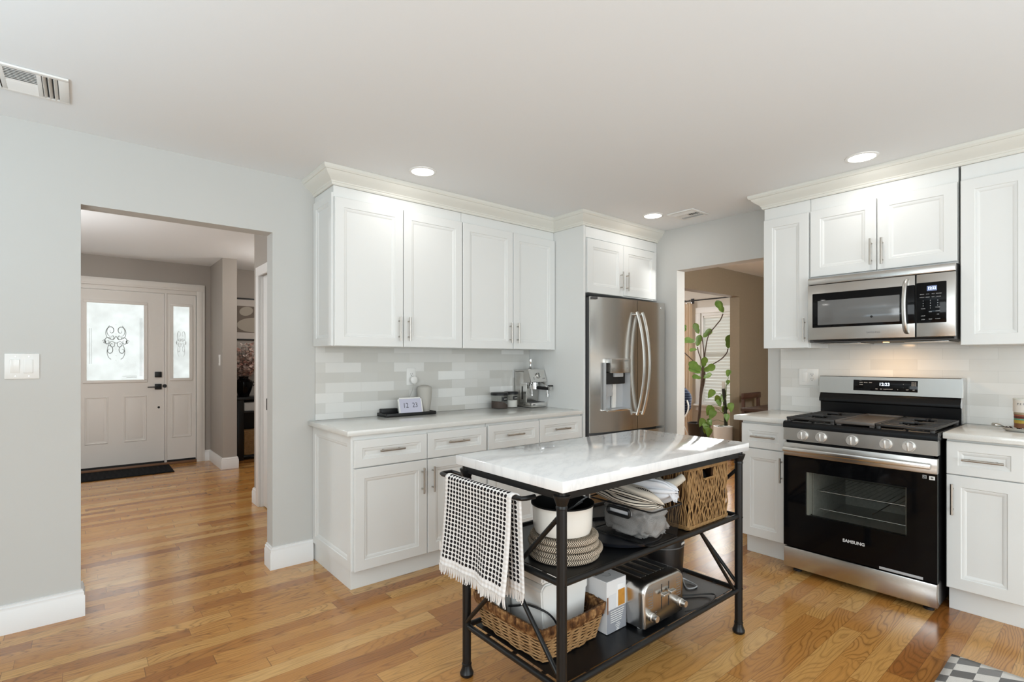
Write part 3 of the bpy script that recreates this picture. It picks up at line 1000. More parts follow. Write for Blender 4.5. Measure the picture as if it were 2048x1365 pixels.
grate(-1.368, -1.106, 'grate'); grate(-0.906, -0.650, 'grate')
b = MB(RIGHT)
b.box(-1.102, -0.910, 3.315, 3.855, 0.928, 0.940, 0.003)
for q in ((-1.102, -1.092), (-0.920, -0.910)): b.box(q[0], q[1], 3.315, 3.855, 0.930, 0.949, 0.003)
b.box(-1.102, -0.910, 3.308, 3.322, 0.930, 0.947, 0.004); b.box(-1.102, -0.910, 3.848, 3.858, 0.930, 0.949, 0.003)
for q in ((-1.098, -1.075), (-0.937, -0.914)):
    for py in (3.33, 3.84): b.box(q[0], q[1], py - 0.01, py + 0.01, 0.900, 0.929)
b.build('griddle', plain('griddle_iron', (0.10, 0.09, 0.082), 0.35, bump=0.15, bscale=500), R)
# backguard
b = MB(RIGHT)
b.prism([(3.872, 0.90), (3.872, 1.010), (3.845, 1.018), (3.845, 1.036), (3.868, 1.072), (3.93, 1.072), (3.955, 0.90)], x0 + 0.004, x1 - 0.002, 'X')
bgd = b.build('backguard', M['blackenamel'], R)
b = MB(RIGHT); b.prism([(3.864, 1.072), (3.873, 1.180), (3.878, 1.184), (3.955, 1.184), (3.955, 1.072)], x0 - 0.002, x1 + 0.004, 'X')
b.box(x1 - 0.002, x1 + 0.006, 3.873, 3.957, 0.922, 1.186)
b.build('backguard_panel', M['steel'], bgd)
tl = math.atan2(0.009, 0.108)


def onpanel(Yw, z, lift=0.0):
    X = 3.864 + 0.009 * (z - 1.072) / 0.108 - lift
    return Matrix.Translation((X, Yw, z)) @ Matrix.Rotation(-PI / 2, 4, 'Z') @ Matrix.Rotation(PI / 2 - tl, 4, 'X')


b = MB(onpanel(1.012, 1.1285)); b.box(-0.169, 0.169, -0.0345, 0.0345, -0.001, 0.0015, 0.0005)
cp = b.build('control_panel', M['blackgloss'], bgd)
text_mesh('12:23', 0.026, onpanel(1.012, 1.137, 0.0018), 'clock_digits', M['led'], bgd, bold=0.0005)
gly = []
for u, v, s in ((0.126, 0.018, 'BAKE'), (0.100, 0.018, 'BROIL'), (0.074, 0.018, 'KEEP'), (0.126, 0.004, 'TIMER')):
    gly.append((u, v, s))
for u, v, s in ((0.040, -0.021, 'MIN'), (0.016, -0.021, 'SEC'), (-0.008, -0.021, 'CLOCK'), (-0.033, -0.021, 'START'), (-0.070, -0.021, '0'), (-0.098, 0.012, '+'), (-0.098, -0.008, '-'), (-0.118, -0.021, 'OFF'), (-0.150, -0.021, 'SET')):
    gly.append((u, v, s))
for u, v, s in gly:
    text_mesh(s, 0.0075, onpanel(1.012 + u, 1.1285 + v, 0.0018), 'button_text', M['glyph'], bgd)
b = MB(onpanel(0.862, 1.1435))
for i in range(3):
    for j in range(3): b.box(-0.012 + i * 0.0085, -0.0055 + i * 0.0085, -0.012 + j * 0.0085, -0.0055 + j * 0.0085, 0.0012, 0.0019)
b.build('keypad_print', M['glyphdark'], bgd)

# ================================================================== over-the-range microwave
g = G('microwave_window_mesh', 0.12, spec=0.6)
x, y, z = g.sep(g.co())
px = g.mt('MULTIPLY', g.mt('SINE', g.mt('MULTIPLY', x, 2600.0)), g.mt('SINE', g.mt('MULTIPLY', z, 2600.0)))
g.set('Base Color', g.mix(g.mt('ADD', g.mt('MULTIPLY', px, 0.3), 0.5), (0.11, 0.11, 0.108), (0.19, 0.19, 0.187)))
M['mwmesh'] = g.m
W = thing('microwave', 'stainless over-the-range microwave hanging between the wall cabinets', 'microwave', (3.78, 0.989, 1.40), -PI / 2)
mx0, mx1 = -1.357, -0.621
b = MB(RIGHT); b.box(mx0 + 0.004, mx1 - 0.004, 3.624, WX - 0.014, 1.402, 1.812, 0.002)
b.build('body', M['darkgrey'], W)
b = MB(RIGHT); b.box(mx0, mx1, 3.600, 3.628, 1.7705, 1.814, 0.006); b.build('vent_band', M['steel'], W)
b = MB(RIGHT); b.box(mx0, -0.797, 3.600, 3.626, 1.418, 1.7685, 0.004); md = b.build('door', M['steel'], W)
b = MB(RIGHT); b.box(-0.791, mx1, 3.600, 3.626, 1.418, 1.7685, 0.004); mc = b.build('control_side', M['steel'], W)
b = MB(RIGHT); b.box(-1.328, -0.7975, 3.5975, 3.602, 1.496, 1.712, 0.0035); b.build('door_glass', M['blackgloss'], md)
b = MB(RIGHT); b.box(-1.297, -0.868, 3.5965, 3.599, 1.512, 1.665, 0.001); b.build('door_window', M['mwmesh'], md)
b = MB(RIGHT); b.lathe([(0, 0.0006), (0.007, 0.0006), (0.007, 0)], (-1.005, 3.5965, 1.548), 12, 'Y'); b.build('door_badge', M['slot'], md)
text_mesh('SAMSUNG', 0.015, face_right_run(3.5994, 0.997, 1.4545), 'logo', M['glyphdark'], md)
pts = [(-0.834, 3.600, 1.738), (-0.834, 3.580, 1.735), (-0.836, 3.560, 1.70), (-0.838, 3.550, 1.60), (-0.836, 3.560, 1.49), (-0.834, 3.580, 1.452), (-0.834, 3.600, 1.448)]
b = MB(RIGHT); b.tube(bez(pts, 30), 0.0145, 12, flat=0.7); b.build('door_handle', M['alu'], md)
b = MB(RIGHT); b.box(-0.7905, -0.659, 3.5975, 3.602, 1.496, 1.720, 0.0035); b.build('control_panel', M['blackgloss'], mc)
b = MB(RIGHT); b.box(-0.743, -0.700, 3.5968, 3.599, 1.672, 1.700); b.build('display', M['ledback'], mc)
text_mesh('12:22', 0.020, face_right_run(3.5966, 0.7215, 1.686), 'clock_digits', M['led'], mc, bold=0.0003, sx=0.86)
rows = [(1.655, ('SENSOR', 'AUTO', 'MELT', 'POPCORN')), (1.638, ('DEFROST', 'REHEAT', 'SOFT', 'POWER'))]
for zz, ws in rows:
    for i, s in enumerate(ws): text_mesh(s, 0.0052, face_right_run(3.5972, 0.765 - i * 0.0245, zz), 'button_text', M['glyph'], mc)
for r in range(3):
    for c in range(3): text_mesh(str(r * 3 + c + 1), 0.0085, face_right_run(3.5972, 0.760 - c * 0.032, 1.618 - r * 0.014), 'button_text', M['glyph'], mc)
for yy, zz, s in ((0.760, 1.575, 'CLEAR'), (0.728, 1.577, '0'), (0.696, 1.580, 'HOOD'), (0.728, 1.557, 'FAN'), (0.696, 1.559, 'START'), (0.696, 1.541, '+30'), (0.760, 1.535, 'LIGHT'), (0.760, 1.515, 'STOP'), (0.728, 1.516, 'VENT'), (0.696, 1.517, 'CLOCK')):
    text_mesh(s, 0.0065, face_right_run(3.5972, yy, zz), 'button_text', M['glyph'], mc)
b = MB(RIGHT); b.prism([(3.60, 1.417), (3.64, 1.400), (3.955, 1.398), (3.955, 1.410), (3.60, 1.418)], mx0 + 0.03, mx1 - 0.01, 'X')
un = b.build('underside', M['blackplastic'], W)
b = MB(RIGHT)
for q in ((-1.29, -1.08), (-0.86, -0.66)): b.box(q[0], q[1], 3.66, 3.92, 1.392, 1.399, 0.002)
b.build('grease_filter', M['steel'], un)
b = MB(RIGHT); b.box(-0.975, -0.950, 3.70, 3.73, 1.3955, 1.399); b.build('cooktop_lamp', emit('cooktop_lamp_warm', (1.0, 0.55, 0.18), 5.0), un)
lp = area_light('cooktop_lamp_light', (3.73, 0.965, 1.392), (0, 0, 0), 0.05, 0.06, 1.3, (1.0, 0.62, 0.30))

# ================================================================== refrigerator
F = thing('refrigerator', 'stainless french-door refrigerator with water dispenser, in the corner by the doorway', 'refrigerator', (3.50, 3.02, 0.0))
fx0, fx1 = 3.040, 3.938
b = MB(); b.box(fx0 + 0.008, fx1 - 0.004, 2.735, 3.36, 0.03, 1.775, 0.004)
b.box(fx0 + 0.005, fx0 + 0.06, 2.69, 2.80, 1.768, 1.786, 0.004); b.box(fx1 - 0.06, fx1 - 0.005, 2.69, 2.80, 1.775, 1.786, 0.004)
b.build('body', M['darkgrey'], F)
for q in (3.12, 3.85): MB().cyl((q, 2.80, 0), (q, 2.80, 0.03), 0.025).build('foot', M['blackplastic'], F)


def bow(x):
    t = (x - 3.49) / 0.45
    return 2.650 + (0.022 * abs(t) + 0.045 * t * t if t < 0 else 0.001 * t)


def fdoor(name, xa, xb, za, zb, hole=None, n=14):
    """Door with a gently bowed front; hole=(x0,x1,z0,z1) leaves a recess open."""
    b = MB()
    xs = sorted(set([xa + (xb - xa) * i / n for i in range(n + 1)] + ([hole[0], hole[1]] if hole else [])))
    zs = [za, zb] if not hole else [za, hole[2], hole[3], zb]
    for i in range(len(xs) - 1):
        for j in range(len(zs) - 1):
            mxx = (xs[i] + xs[i + 1]) / 2
            if hole and hole[0] < mxx < hole[1] and j == 1: continue
            p, q = xs[i], xs[i + 1]
            b._new([(p, bow(p), zs[j]), (q, bow(q), zs[j]), (q, bow(q), zs[j + 1]), (p, bow(p), zs[j + 1])], [(0, 1, 2, 3)])
    yb = 2.728
    b._new([(xa, bow(xa), za), (xa, bow(xa), zb), (xa, yb, zb), (xa, yb, za)], [(0, 1, 2, 3)])
    b._new([(xb, bow(xb), za), (xb, bow(xb), zb), (xb, yb, zb), (xb, yb, za)], [(0, 1, 2, 3)])
    for z in (za, zb):
        for i in range(len(xs) - 1):
            p, q = xs[i], xs[i + 1]
            b._new([(p, bow(p), z), (q, bow(q), z), (q, yb, z), (p, yb, z)], [(0, 1, 2, 3)])
    b._new([(xa, yb, za), (xb, yb, za), (xb, yb, zb), (xa, yb, zb)], [(0, 1, 2, 3)])
    bmesh.ops.remove_doubles(b.bm, verts=b.bm.verts, dist=1e-5)
    return b.build(name, M['steelv'], F, sharp=30)


hole = (3.157, 3.455, 0.895, 1.270)
fl = fdoor('door', fx0, 3.546, 0.72, 1.788, hole)
fr = fdoor('door', 3.552, fx1, 0.72, 1.788)
fz = fdoor('freezer_drawer', fx0, fx1, 0.07, 0.70)
b = MB()
hx0, hx1, hz0, hz1 = hole
b._new([(hx0, 2.655, hz0), (hx0, 2.655, hz1), (hx0 + 0.01, 2.722, hz1), (hx0 + 0.01, 2.722, hz0)], [(0, 1, 2, 3)])
b._new([(hx1, 2.650, hz0), (hx1, 2.650, hz1), (hx1 - 0.01, 2.722, hz1), (hx1 - 0.01, 2.722, hz0)], [(0, 1, 2, 3)])
b._new([(hx0 + 0.01, 2.722, hz0), (hx1 - 0.01, 2.722, hz0), (hx1 - 0.01, 2.722, hz1), (hx0 + 0.01, 2.722, hz1)], [(0, 1, 2, 3)])
b._new([(hx0, 2.655, hz0), (hx1, 2.650, hz0), (hx1 - 0.01, 2.722, hz0 + 0.01), (hx0 + 0.01, 2.722, hz0 + 0.01)], [(0, 1, 2, 3)])
b._new([(hx0, 2.655, hz1), (hx1, 2.650, hz1), (hx1 - 0.01, 2.722, hz1), (hx0 + 0.01, 2.722, hz1)], [(0, 1, 2, 3)])
b.build('dispenser_recess', plain('dispenser_grey', (0.50, 0.51, 0.52), 0.3), fl, recalc=False)
b = MB(); b.box(3.190, 3.432, 2.628, 2.70, 1.188, 1.302, 0.004); b.build('dispenser_panel', M['steel'], fl)
for u, s in ((3.30, 'WATER'), (3.375, 'ICE CRUSHED')):
    text_mesh(s, 0.008, face_left_run(u, 2.6278, 1.285), 'button_text', M['glyphdark'], fl)
for u in (3.22, 3.27, 3.33, 3.39):
    text_mesh('FILTER', 0.006, face_left_run(u, 2.6278, 1.226), 'button_text', M['glyphdark'], fl)
b = MB(); b.box(3.165, 3.40, 2.66, 2.715, 1.10, 1.19, 0.006); b.build('chute', M['slot'], fl)
b = MB(); b.box(3.250, 3.360, 2.645, 2.70, 1.155, 1.190, 0.006); b.build('nozzle', M['greyplastic'], fl)
b = MB(); b.prism([(2.690, 1.15), (2.668, 1.02), (2.672, 1.005), (2.70, 1.15)], 3.168, 3.255, 'X'); b.build('ice_paddle', M['greyplastic'], fl)
b = MB(); b.prism([(2.695, 1.15), (2.700, 0.905), (2.712, 0.905), (2.708, 1.15)], 3.285, 3.330, 'X'); b.build('chute_glint', M['whitegloss'], fl)  # white strip modelled in place of the ice chute's reflection
b = MB(); b.box(3.16, 3.452, 2.640, 2.715, 0.884, 0.898, 0.003); b.build('drip_tray', M['steelbright'], fl)
for hxx, par in ((3.512, fl), (3.586, fr)):
    pts = []
    for i in range(25):
        t = i / 24
        pts.append((hxx, bow(hxx) - 0.022 - 0.075 * math.sin(PI * t) ** 0.8, 0.840 + 0.845 * t))
    b = MB(); b.tube(pts, 0.0155, 10, flat=0.75)
    for z in (0.855, 1.668): b.cyl((hxx, bow(hxx), z), (hxx, bow(hxx) - 0.035, z), 0.011, seg=10)
    b.build('handle', M['alu'], par)
pts = [(fx0 + 0.08 + (fx1 - fx0 - 0.16) * i / 20, bow(3.49) - 0.02 - 0.04 * math.sin(PI * i / 20) ** 0.6, 0.60) for i in range(21)]
b = MB(); b.tube(pts, 0.014, 10, flat=0.75)
b.build('handle', M['alu'], fz)
b = MB(); b.lathe([(0, 0.002), (0.010, 0.002), (0.011, 0)], (3.885, bow(3.885), 1.742), 16, 'Y'); b.build('badge', M['chrome'], fr)

# ================================================================== rolling-free marble cart in the middle
C = thing('kitchen_cart', 'black iron cart with white marble top and two open shelves', 'kitchen cart', (1.80, 1.475, 0.0))
LX, RX, NY, FY = 1.208, 2.388, 1.203, 1.748
S1, S2 = 0.553, 0.205        # shelf heights
b = MB(); b.box(1.178, 2.420, 1.168, 1.785, 0.862, 0.900, 0.003); b.build('marble_top', M['marble'], C)
b = MB()
for y in (NY, FY): b.box(LX, RX, y - 0.012, y + 0.012, 0.832, 0.8625)
for x in (LX, RX): b.box(x - 0.012, x + 0.012, NY, FY, 0.832, 0.8625)
b.box(LX, RX, NY, FY, 0.856, 0.8625)
b.build('apron', M['blackmetal'], C)
for x in (LX, RX):
    for y in (NY, FY):
        b = MB()
        prof = [(0.0, 0.0), (0.022, 0.0), (0.027, 0.006), (0.028, 0.014), (0.024, 0.022), (0.0195, 0.036), (0.0185, 0.046), (0.020, 0.048), (0.020, 0.052), (0.0175, 0.054),
                (0.0175, 0.800), (0.0195, 0.802), (0.0195, 0.808), (0.018, 0.812), (0.021, 0.820), (0.026, 0.834), (0.0285, 0.842), (0.0285, 0.846), (0.0175, 0.847), (0.0175, 0.860)]
        b.lathe(prof, (x, y, 0), 24)
        for z in (S1 - 0.004, S2 + 0.008): b.cyl((x, y - 0.0195, z), (x, y - 0.016, z), 0.004, seg=8)
        b.build('leg', M['blackmetal'], C, sharp=32)
for z, nm in ((S1, 'upper'), (S2, 'lower')):
    b = MB()
    for y in (NY, FY): b.cyl((LX, y, z), (RX, y, z), 0.0115, seg=14)
    for x in (LX, RX): b.cyl((x, NY, z), (x, FY, z), 0.0115, seg=14)
    sh = b.build('shelf', M['blackmetal'], C)
    b = MB()
    b.box(LX + 0.030, RX - 0.030, NY + 0.022, FY - 0.022, z - 0.002, z + 0.001)
    for q in range(5):
        xx = LX + 0.14 + q * 0.235
        for y0, y1 in ((NY, NY + 0.03), (FY - 0.03, FY)): b.box(xx, xx + 0.02, y0, y1, z - 0.003, z)
    for q in range(3):
        yy = NY + 0.10 + q * 0.16
        for xa, xb in ((LX, LX + 0.035), (RX - 0.035, RX)): b.box(xa, xb, yy, yy + 0.02, z - 0.003, z)
    b.build('shelf_sheet', M['blackshelf'], sh)
for x in (LX, RX):
    for (ya, za, yb_, zb) in ((FY, S2 + 0.012, NY, 0.78), (NY, S2 + 0.012, FY, 0.78)):
        b = MB(); ox = 0.006 if ya == NY else -0.006
        b.cyl((x + ox, ya, za), (x + ox, yb_, zb), 0.0085, seg=12); b.build('brace', M['blackmetal'], C)
for sx in (-1,):
    b = MB(); b.cyl((2.345, NY + 0.002, S2 + 0.012), (2.060, NY + 0.002, S1 - 0.012), 0.0075, seg=10)
    b.build('brace', M['blackmetal'], C)
TX, TZ = 1.148, 0.815
b = MB()
b.tube([(LX, 1.335, TZ), (TX + 0.02, 1.335, TZ), (TX + 0.005, 1.342, TZ), (TX, 1.358, TZ), (TX, 1.60, TZ), (TX, 1.836, TZ), (TX + 0.005, 1.852, TZ), (TX + 0.02, 1.858, TZ), (LX, 1.858, TZ)], 0.0085, 12)
b.cyl((LX, FY, TZ), (LX, 1.862, TZ), 0.008, seg=10)
b.build('towel_bar', M['blackmetal'], C)

# ------------------------------------------------------------------ towel over the bar
g = G('waffle_towel', 0.95, spec=0.1)
u, v, _ = g.sep(g.co('UV'))
cu = g.mt('SUBTRACT', g.mt('FRACT', g.mt('MULTIPLY', u, 21.0)), 0.5)
cv = g.mt('SUBTRACT', g.mt('FRACT', g.mt('MULTIPLY', v, 45.0)), 0.5)
d = g.mt('ADD', g.mt('MULTIPLY', g.mt('MULTIPLY', cu, cu), 1.15), g.mt('MULTIPLY', cv, cv))
inside = g.mt('MULTIPLY', g.mt('LESS_THAN', d, 0.165), g.mt('MULTIPLY', g.mt('GREATER_THAN', u, 0.048), g.mt('LESS_THAN', u, 0.952)))
inside = g.mt('MULTIPLY', inside, g.mt('MULTIPLY', g.mt('GREATER_THAN', v, 0.045), g.mt('LESS_THAN', v, 0.955)))
nz = g.noise(g.co(), 300.0, 2)
g.set('Base Color', g.mix(inside, g.mix(nz, (0.72, 0.69, 0.665), (0.84, 0.815, 0.79)), (0.018, 0.015, 0.016)))
ribs = g.mt('ADD', g.mt('MULTIPLY', g.mt('COSINE', g.mt('MULTIPLY', cu, 2 * PI)), 0.5), g.mt('MULTIPLY', g.mt('COSINE', g.mt('MULTIPLY', cv, 2 * PI)), 0.5))
g.bump(ribs, 0.5, 0.004)
M['towel'] = g.m
M['fringe'] = plain('towel_fringe', (0.74, 0.71, 0.68), 0.95, spec=0.1)
ZB, DROP = 0.815, 0.345


def towel_pt(uu, vv, lift=0.0):
    """uu across the bar (0 far .. 1 near), vv along the cloth (0 front hem .. 1 back hem)."""
    Lf, Lb = DROP, DROP - 0.01
    tot = Lf + Lb + PI * 0.013
    s = vv * tot
    y = 1.795 - uu * 0.420
    wav = 0.007 * math.sin(uu * 9.0 + 0.6) + 0.004 * math.sin(uu * 21.0)
    if s < Lf:
        k = (Lf - s) / Lf
        x = TX - 0.013 - lift - wav * k - 0.022 * k * k
        z = ZB - (Lf - s)
        y += 0.010 * k * (0.3 - uu) + 0.026 * k * (1 if uu > 0.5 else 0) * (uu - 0.5)
    elif s < Lf + PI * 0.013:
        a = (s - Lf) / 0.013
        x = TX - 0.013 * math.cos(a)
        z = ZB + 0.013 * math.sin(a)
    else:
        k = (s - Lf - PI * 0.013) / Lb
        x = TX + 0.013 + 0.004 * k + wav * k * 0.5
        z = ZB - k * Lb
        y -= 0.022 + 0.012 * k
    if Lf <= s < Lf + PI * 0.013: y -= 0.022 * (s - Lf) / (PI * 0.013)
    return (x, y, z)


b = MB(); b.grid(lambda p, q: towel_pt(p, q), 48, 90, uv=True)
tw = b.build('hand_towel', M['towel'], label='black dotted white waffle towel hanging over the cart bar', cat='towel', sharp=180)
sm = tw.modifiers.new('thickness', 'SOLIDIFY'); sm.thickness = 0.004; sm.offset = 0
rr = random.Random(3)
for side, vv in ((0, 0.0), (1, 1.0)):
    b = MB()
    for i in range(64):
        uu = (i + 0.5) / 64
        x, y, z = towel_pt(uu, vv)
        l = 0.030 + rr.uniform(-0.006, 0.006)
        dx, dy = rr.uniform(-0.006, 0.004), rr.uniform(-0.007, 0.007)
        b.tube([(x, y, z + 0.004), (x + dx * 0.4, y + dy * 0.4, z - l * 0.5), (x + dx, y + dy, z - l)], [0.0030, 0.0026, 0.0018], 5)
    b.build('fringe', M['fringe'], tw)
b = MB(); b.box(TX - 0.024, TX - 0.022, 1.800, 1.822, 0.512, 0.548); b.build('care_tag', M['fringe'], tw)

# ------------------------------------------------------------------ woven placemats with a pot on them
g = G('herringbone_rope', 0.9, spec=0.15)
u, v, _ = g.sep(g.co('UV'))
zig = g.mt('ABSOLUTE', g.mt('SUBTRACT', g.mt('FRACT', v), 0.5))
st = g.mt('FRACT', g.mt('ADD', g.mt('MULTIPLY', u, 104.0), g.mt('MULTIPLY', zig, 1.7)))
g.set('Base Color', g.mix(g.mt('GREATER_THAN', st, 0.50), (0.66, 0.55, 0.42), (0.020, 0.016, 0.015)))
g.bump(st, 0.3, 0.003)
M['rope'] = g.m
PCX, PCY = 1.405, 1.385
for i, (dx, dy, R0, tilt) in enumerate(((0.0, 0.004, 0.136, 0.0), (0.006, -0.002, 0.139, 0.01), (-0.004, 0.002, 0.134, -0.01), (0.002, 0.004, 0.130, 0.008))):
    h = 0.0215
    zc = S1 + 0.002 + h * i

    def mat_pt(a, k, R0=R0, zc=zc, dx=dx, dy=dy, tilt=tilt, h=h):
        t = a * 2 * PI
        prof = [(0.001, zc)] + [(R0 * (0.3 + 0.6 * q / 3), zc) for q in range(4)]
        m = 9
        rim = [(R0 - h / 2 + h / 2 * math.cos(-PI / 2 + PI * q / m) * 1.0, zc + h / 2 + h / 2 * math.sin(-PI / 2 + PI * q / m)) for q in range(m + 1)]
        top = []
        for ring in range(4):
            r1 = R0 - h / 2 - ring * 0.019
            for q in range(1, 5):
                aa = PI * q / 4
                top.append((r1 - 0.0095 + 0.0095 * math.cos(aa), zc + h - 0.004 + 0.004 * abs(math.sin(aa))))
        prof = prof + rim + top + [(0.001, zc + h - 0.003)]
        idx = int(round(k * (len(prof) - 1)))
        r, z = prof[idx]
        return (PCX + dx + r * math.cos(t), PCY + dy + r * math.sin(t), z + tilt * r * math.cos(t))
    NP = 5 + 10 + 16 + 1 - 1
    b = MB(); b.grid(mat_pt, 72, NP, cu=True, uv=True)
    L = b.bm.loops.layers.uv.verify()
    for f in b.bm.faces:
        for lp in f.loops: lp[L].uv = (lp[L].uv[0], lp[L].uv[1] * NP / 4.2)
    where = ('bottom of the stack on the shelf', 'second up in the stack', 'third up in the stack', 'top of the stack under the white pot')[i]
    tag(b.build('placemat', M['rope'], sharp=60), 'round black and cream herringbone woven placemat, ' + where, 'placemat', 'stacked round woven placemats')

P = thing('enamel_pot', 'white enamel pot with black inside sitting on stacked placemats', 'pot', (PCX, PCY, S1 + 0.09))
zb = S1 + 0.090
b = MB(); b.lathe([(0.0, zb), (0.092, zb), (0.104, zb + 0.006), (0.111, zb + 0.025), (0.112, zb + 0.06), (0.113, zb + 0.09), (0.116, zb + 0.106), (0.118, zb + 0.108)], (PCX - 0.01, PCY, 0), 48, caps=False)
b.build('pot_body', plain('pot_enamel_white', (0.80, 0.77, 0.71), 0.18, spec=0.5), P)
b = MB(); b.lathe([(0.119, zb + 0.107), (0.119, zb + 0.112), (0.114, zb + 0.112), (0.110, zb + 0.03), (0.09, zb + 0.012), (0.0, zb + 0.012)], (PCX - 0.01, PCY, 0), 48, caps=False)
b.build('pot_lining', plain('pot_black_lining', (0.006, 0.006, 0.006), 0.6, spec=0.1), P)
BR = thing('kitchen_brush', 'black kitchen brush with stiff bristles lying inside the white pot', 'brush', (PCX, PCY, zb + 0.02))
b = MB(); b.tube([(PCX - 0.085, PCY + 0.05, zb + 0.025), (PCX + 0.01, PCY + 0.02, zb + 0.060), (PCX + 0.085, PCY - 0.01, zb + 0.098)], [0.006, 0.007, 0.010], 8); b.build('brush_handle', M['blackplastic'], BR)
b = MB()
for i in range(16):
    x = PCX + 0.045 + i * 0.0035
    b.cyl((x, PCY - 0.005, zb + 0.084 + i * 0.0012), (x + rr.uniform(-.003, .003), PCY - 0.030, zb + 0.104 + i * 0.001 + rr.uniform(-0.003, 0.004)), 0.0011, seg=5)
b.build('bristles', plain('bristle_grey', (0.35, 0.35, 0.35), 0.5), BR)

# ------------------------------------------------------------------ black pan under a mesh bin
Tn = MB(); Tn.lathe([(0, S1 + 0.002), (0.165, S1 + 0.002), (0.180, S1 + 0.008), (0.186, S1 + 0.020), (0.182, S1 + 0.021), (0.172, S1 + 0.010), (0, S1 + 0.008)], (1.735, 1.40, 0), 48)
tag(Tn.build('round_pan', plain('pan_black', (0.012, 0.013, 0.017), 0.3)), 'shallow round black pan underneath the black mesh bin', 'pan')
g = G('black_wire_mesh', 0.5, spec=0.3)
x, y, z = g.sep(g.co())
k = 330.0
a1 = g.mt('FRACT', g.mt('MULTIPLY', g.mt('ADD', g.mt('ADD', x, y), z), k))
a2 = g.mt('FRACT', g.mt('MULTIPLY', g.mt('SUBTRACT', g.mt('ADD', x, y), z), k))
wire = g.mt('MAXIMUM', g.mt('LESS_THAN', a1, 0.15), g.mt('LESS_THAN', a2, 0.15))
g.set('Base Color', (0.012, 0.012, 0.013)); g.set('Alpha', wire)
M['mesh'] = g.m
BZ0 = S1 + 0.010
BN = thing('mesh_bin', 'black wire mesh bin stuffed with folded linens', 'bin', (1.80, 1.345, BZ0))


def bin_pt(t, k, grow=0.0):
    """Rounded rectangle that widens upward."""
    hx, hy = 0.096 + 0.012 * k + grow, 0.148 + 0.014 * k + grow
    r = 0.022
    P_ = []
    n = 6
    for cx, cy, a0 in ((hx - r, hy - r, 0), (-hx + r, hy - r, PI / 2), (-hx + r, -hy + r, PI), (hx - r, -hy + r, 1.5 * PI)):
        for i in range(n):
            a = a0 + PI / 2 * i / (n - 1)
            P_.append((cx + r * math.cos(a), cy + r * math.sin(a)))
    i = int(round(t * len(P_))) % len(P_)
    return (1.783 + P_[i][0], 1.345 + P_[i][1])


BH = 0.140
hz0, hz1 = BZ0 + 0.098, BZ0 + 0.126
b = MB()
lv = [BZ0 + 0.002, BZ0 + 0.05, hz0, hz1, BZ0 + BH]
for i in range(24):
    for j in range(4):
        p = [bin_pt(q / 24, (zz - BZ0) / BH) + (zz,) for q, zz in ((i, lv[j]), (i + 1, lv[j]), (i + 1, lv[j + 1]), (i, lv[j + 1]))]
        if i == 11 and j == 2:      # handle opening on the end that faces the towel
            def lerp(f, zz):
                a, c = Vector(bin_pt(11 / 24, (zz - BZ0) / BH) + (zz,)), Vector(bin_pt(12 / 24, (zz - BZ0) / BH) + (zz,))
                return tuple(a.lerp(c, f))
            for f0, f1 in ((0, 0.33), (0.67, 1)):
                b._new([lerp(f0, lv[2]), lerp(f1, lv[2]), lerp(f1, lv[3]), lerp(f0, lv[3])], [(0, 1, 2, 3)])
            continue
        b._new(p, [(0, 1, 2, 3)])
bmesh.ops.remove_doubles(b.bm, verts=b.bm.verts, dist=1e-5)
b.build('mesh_wall', M['mesh'], BN)
b = MB(); b.tube([bin_pt(i / 24, 1.0) + (BZ0 + BH,) for i in range(24)], 0.0032, 8, closed=True)
b.tube([bin_pt(i / 24, 0.0) + (BZ0 + 0.004,) for i in range(24)], 0.003, 8, closed=True)
b.box(1.70, 1.865, 1.21, 1.48, BZ0, BZ0 + 0.003)
b.build('wire_rim', M['blackmetal'], BN)
xw = 1.783 - 0.096 - 0.012 * 0.8
b = MB()
pp = []
for cy, cz, a0 in ((1.390, hz1 - 0.010, 0), (1.300, hz1 - 0.010, PI / 2), (1.300, hz0 + 0.010, PI), (1.390, hz0 + 0.010, 1.5 * PI)):
    for i in range(5):
        a = a0 + PI / 2 * i / 4
        pp.append((xw - 0.002, cy + 0.010 * math.cos(a), cz + 0.010 * math.sin(a)))
b.tube(pp, 0.0068, 8, closed=True)
b.build('grip_ring', M['blackplastic'], BN)


def cloth_blob(cx, cy, cz, sx, sy, sz, seed, rough=0.35, freq=3.0, nu=40, nv=28, power=0.75, rot=0.0, tilt=0.0, droop=0.0):
    """Closed crumpled fold of cloth."""
    off = Vector((seed * 13.7, seed * 5.1, seed * 3.3))

    def fn(u, v):
        th, ph = u * 2 * PI, (v - 0.5) * PI * 0.998
        c = math.cos(ph)
        d = Vector((c * math.cos(th), c * math.sin(th), math.sin(ph)))
        q = Vector([math.copysign(abs(w) ** power, w) for w in d])
        n1 = noise.noise(d * freq + off) + 0.5 * noise.noise(d * freq * 2.3 + off)
        rdg = abs(noise.noise(Vector((d.x * freq * 1.4, d.y * freq * 1.4, d.z * freq * 0.5)) + off * 2))
        f = 1 + rough * (n1 * 0.6 - rdg * 0.5)
        p = Vector((q.x * sx * f, q.y * sy * f, q.z * sz * f))
        p.z -= droop * (abs(p.x) / sx) ** 2
        p = Matrix.Rotation(tilt, 3, 'X') @ p
        p = Matrix.Rotation(rot, 3, 'Z') @ p
        return (cx + p.x, cy + p.y, cz + p.z)
    return fn


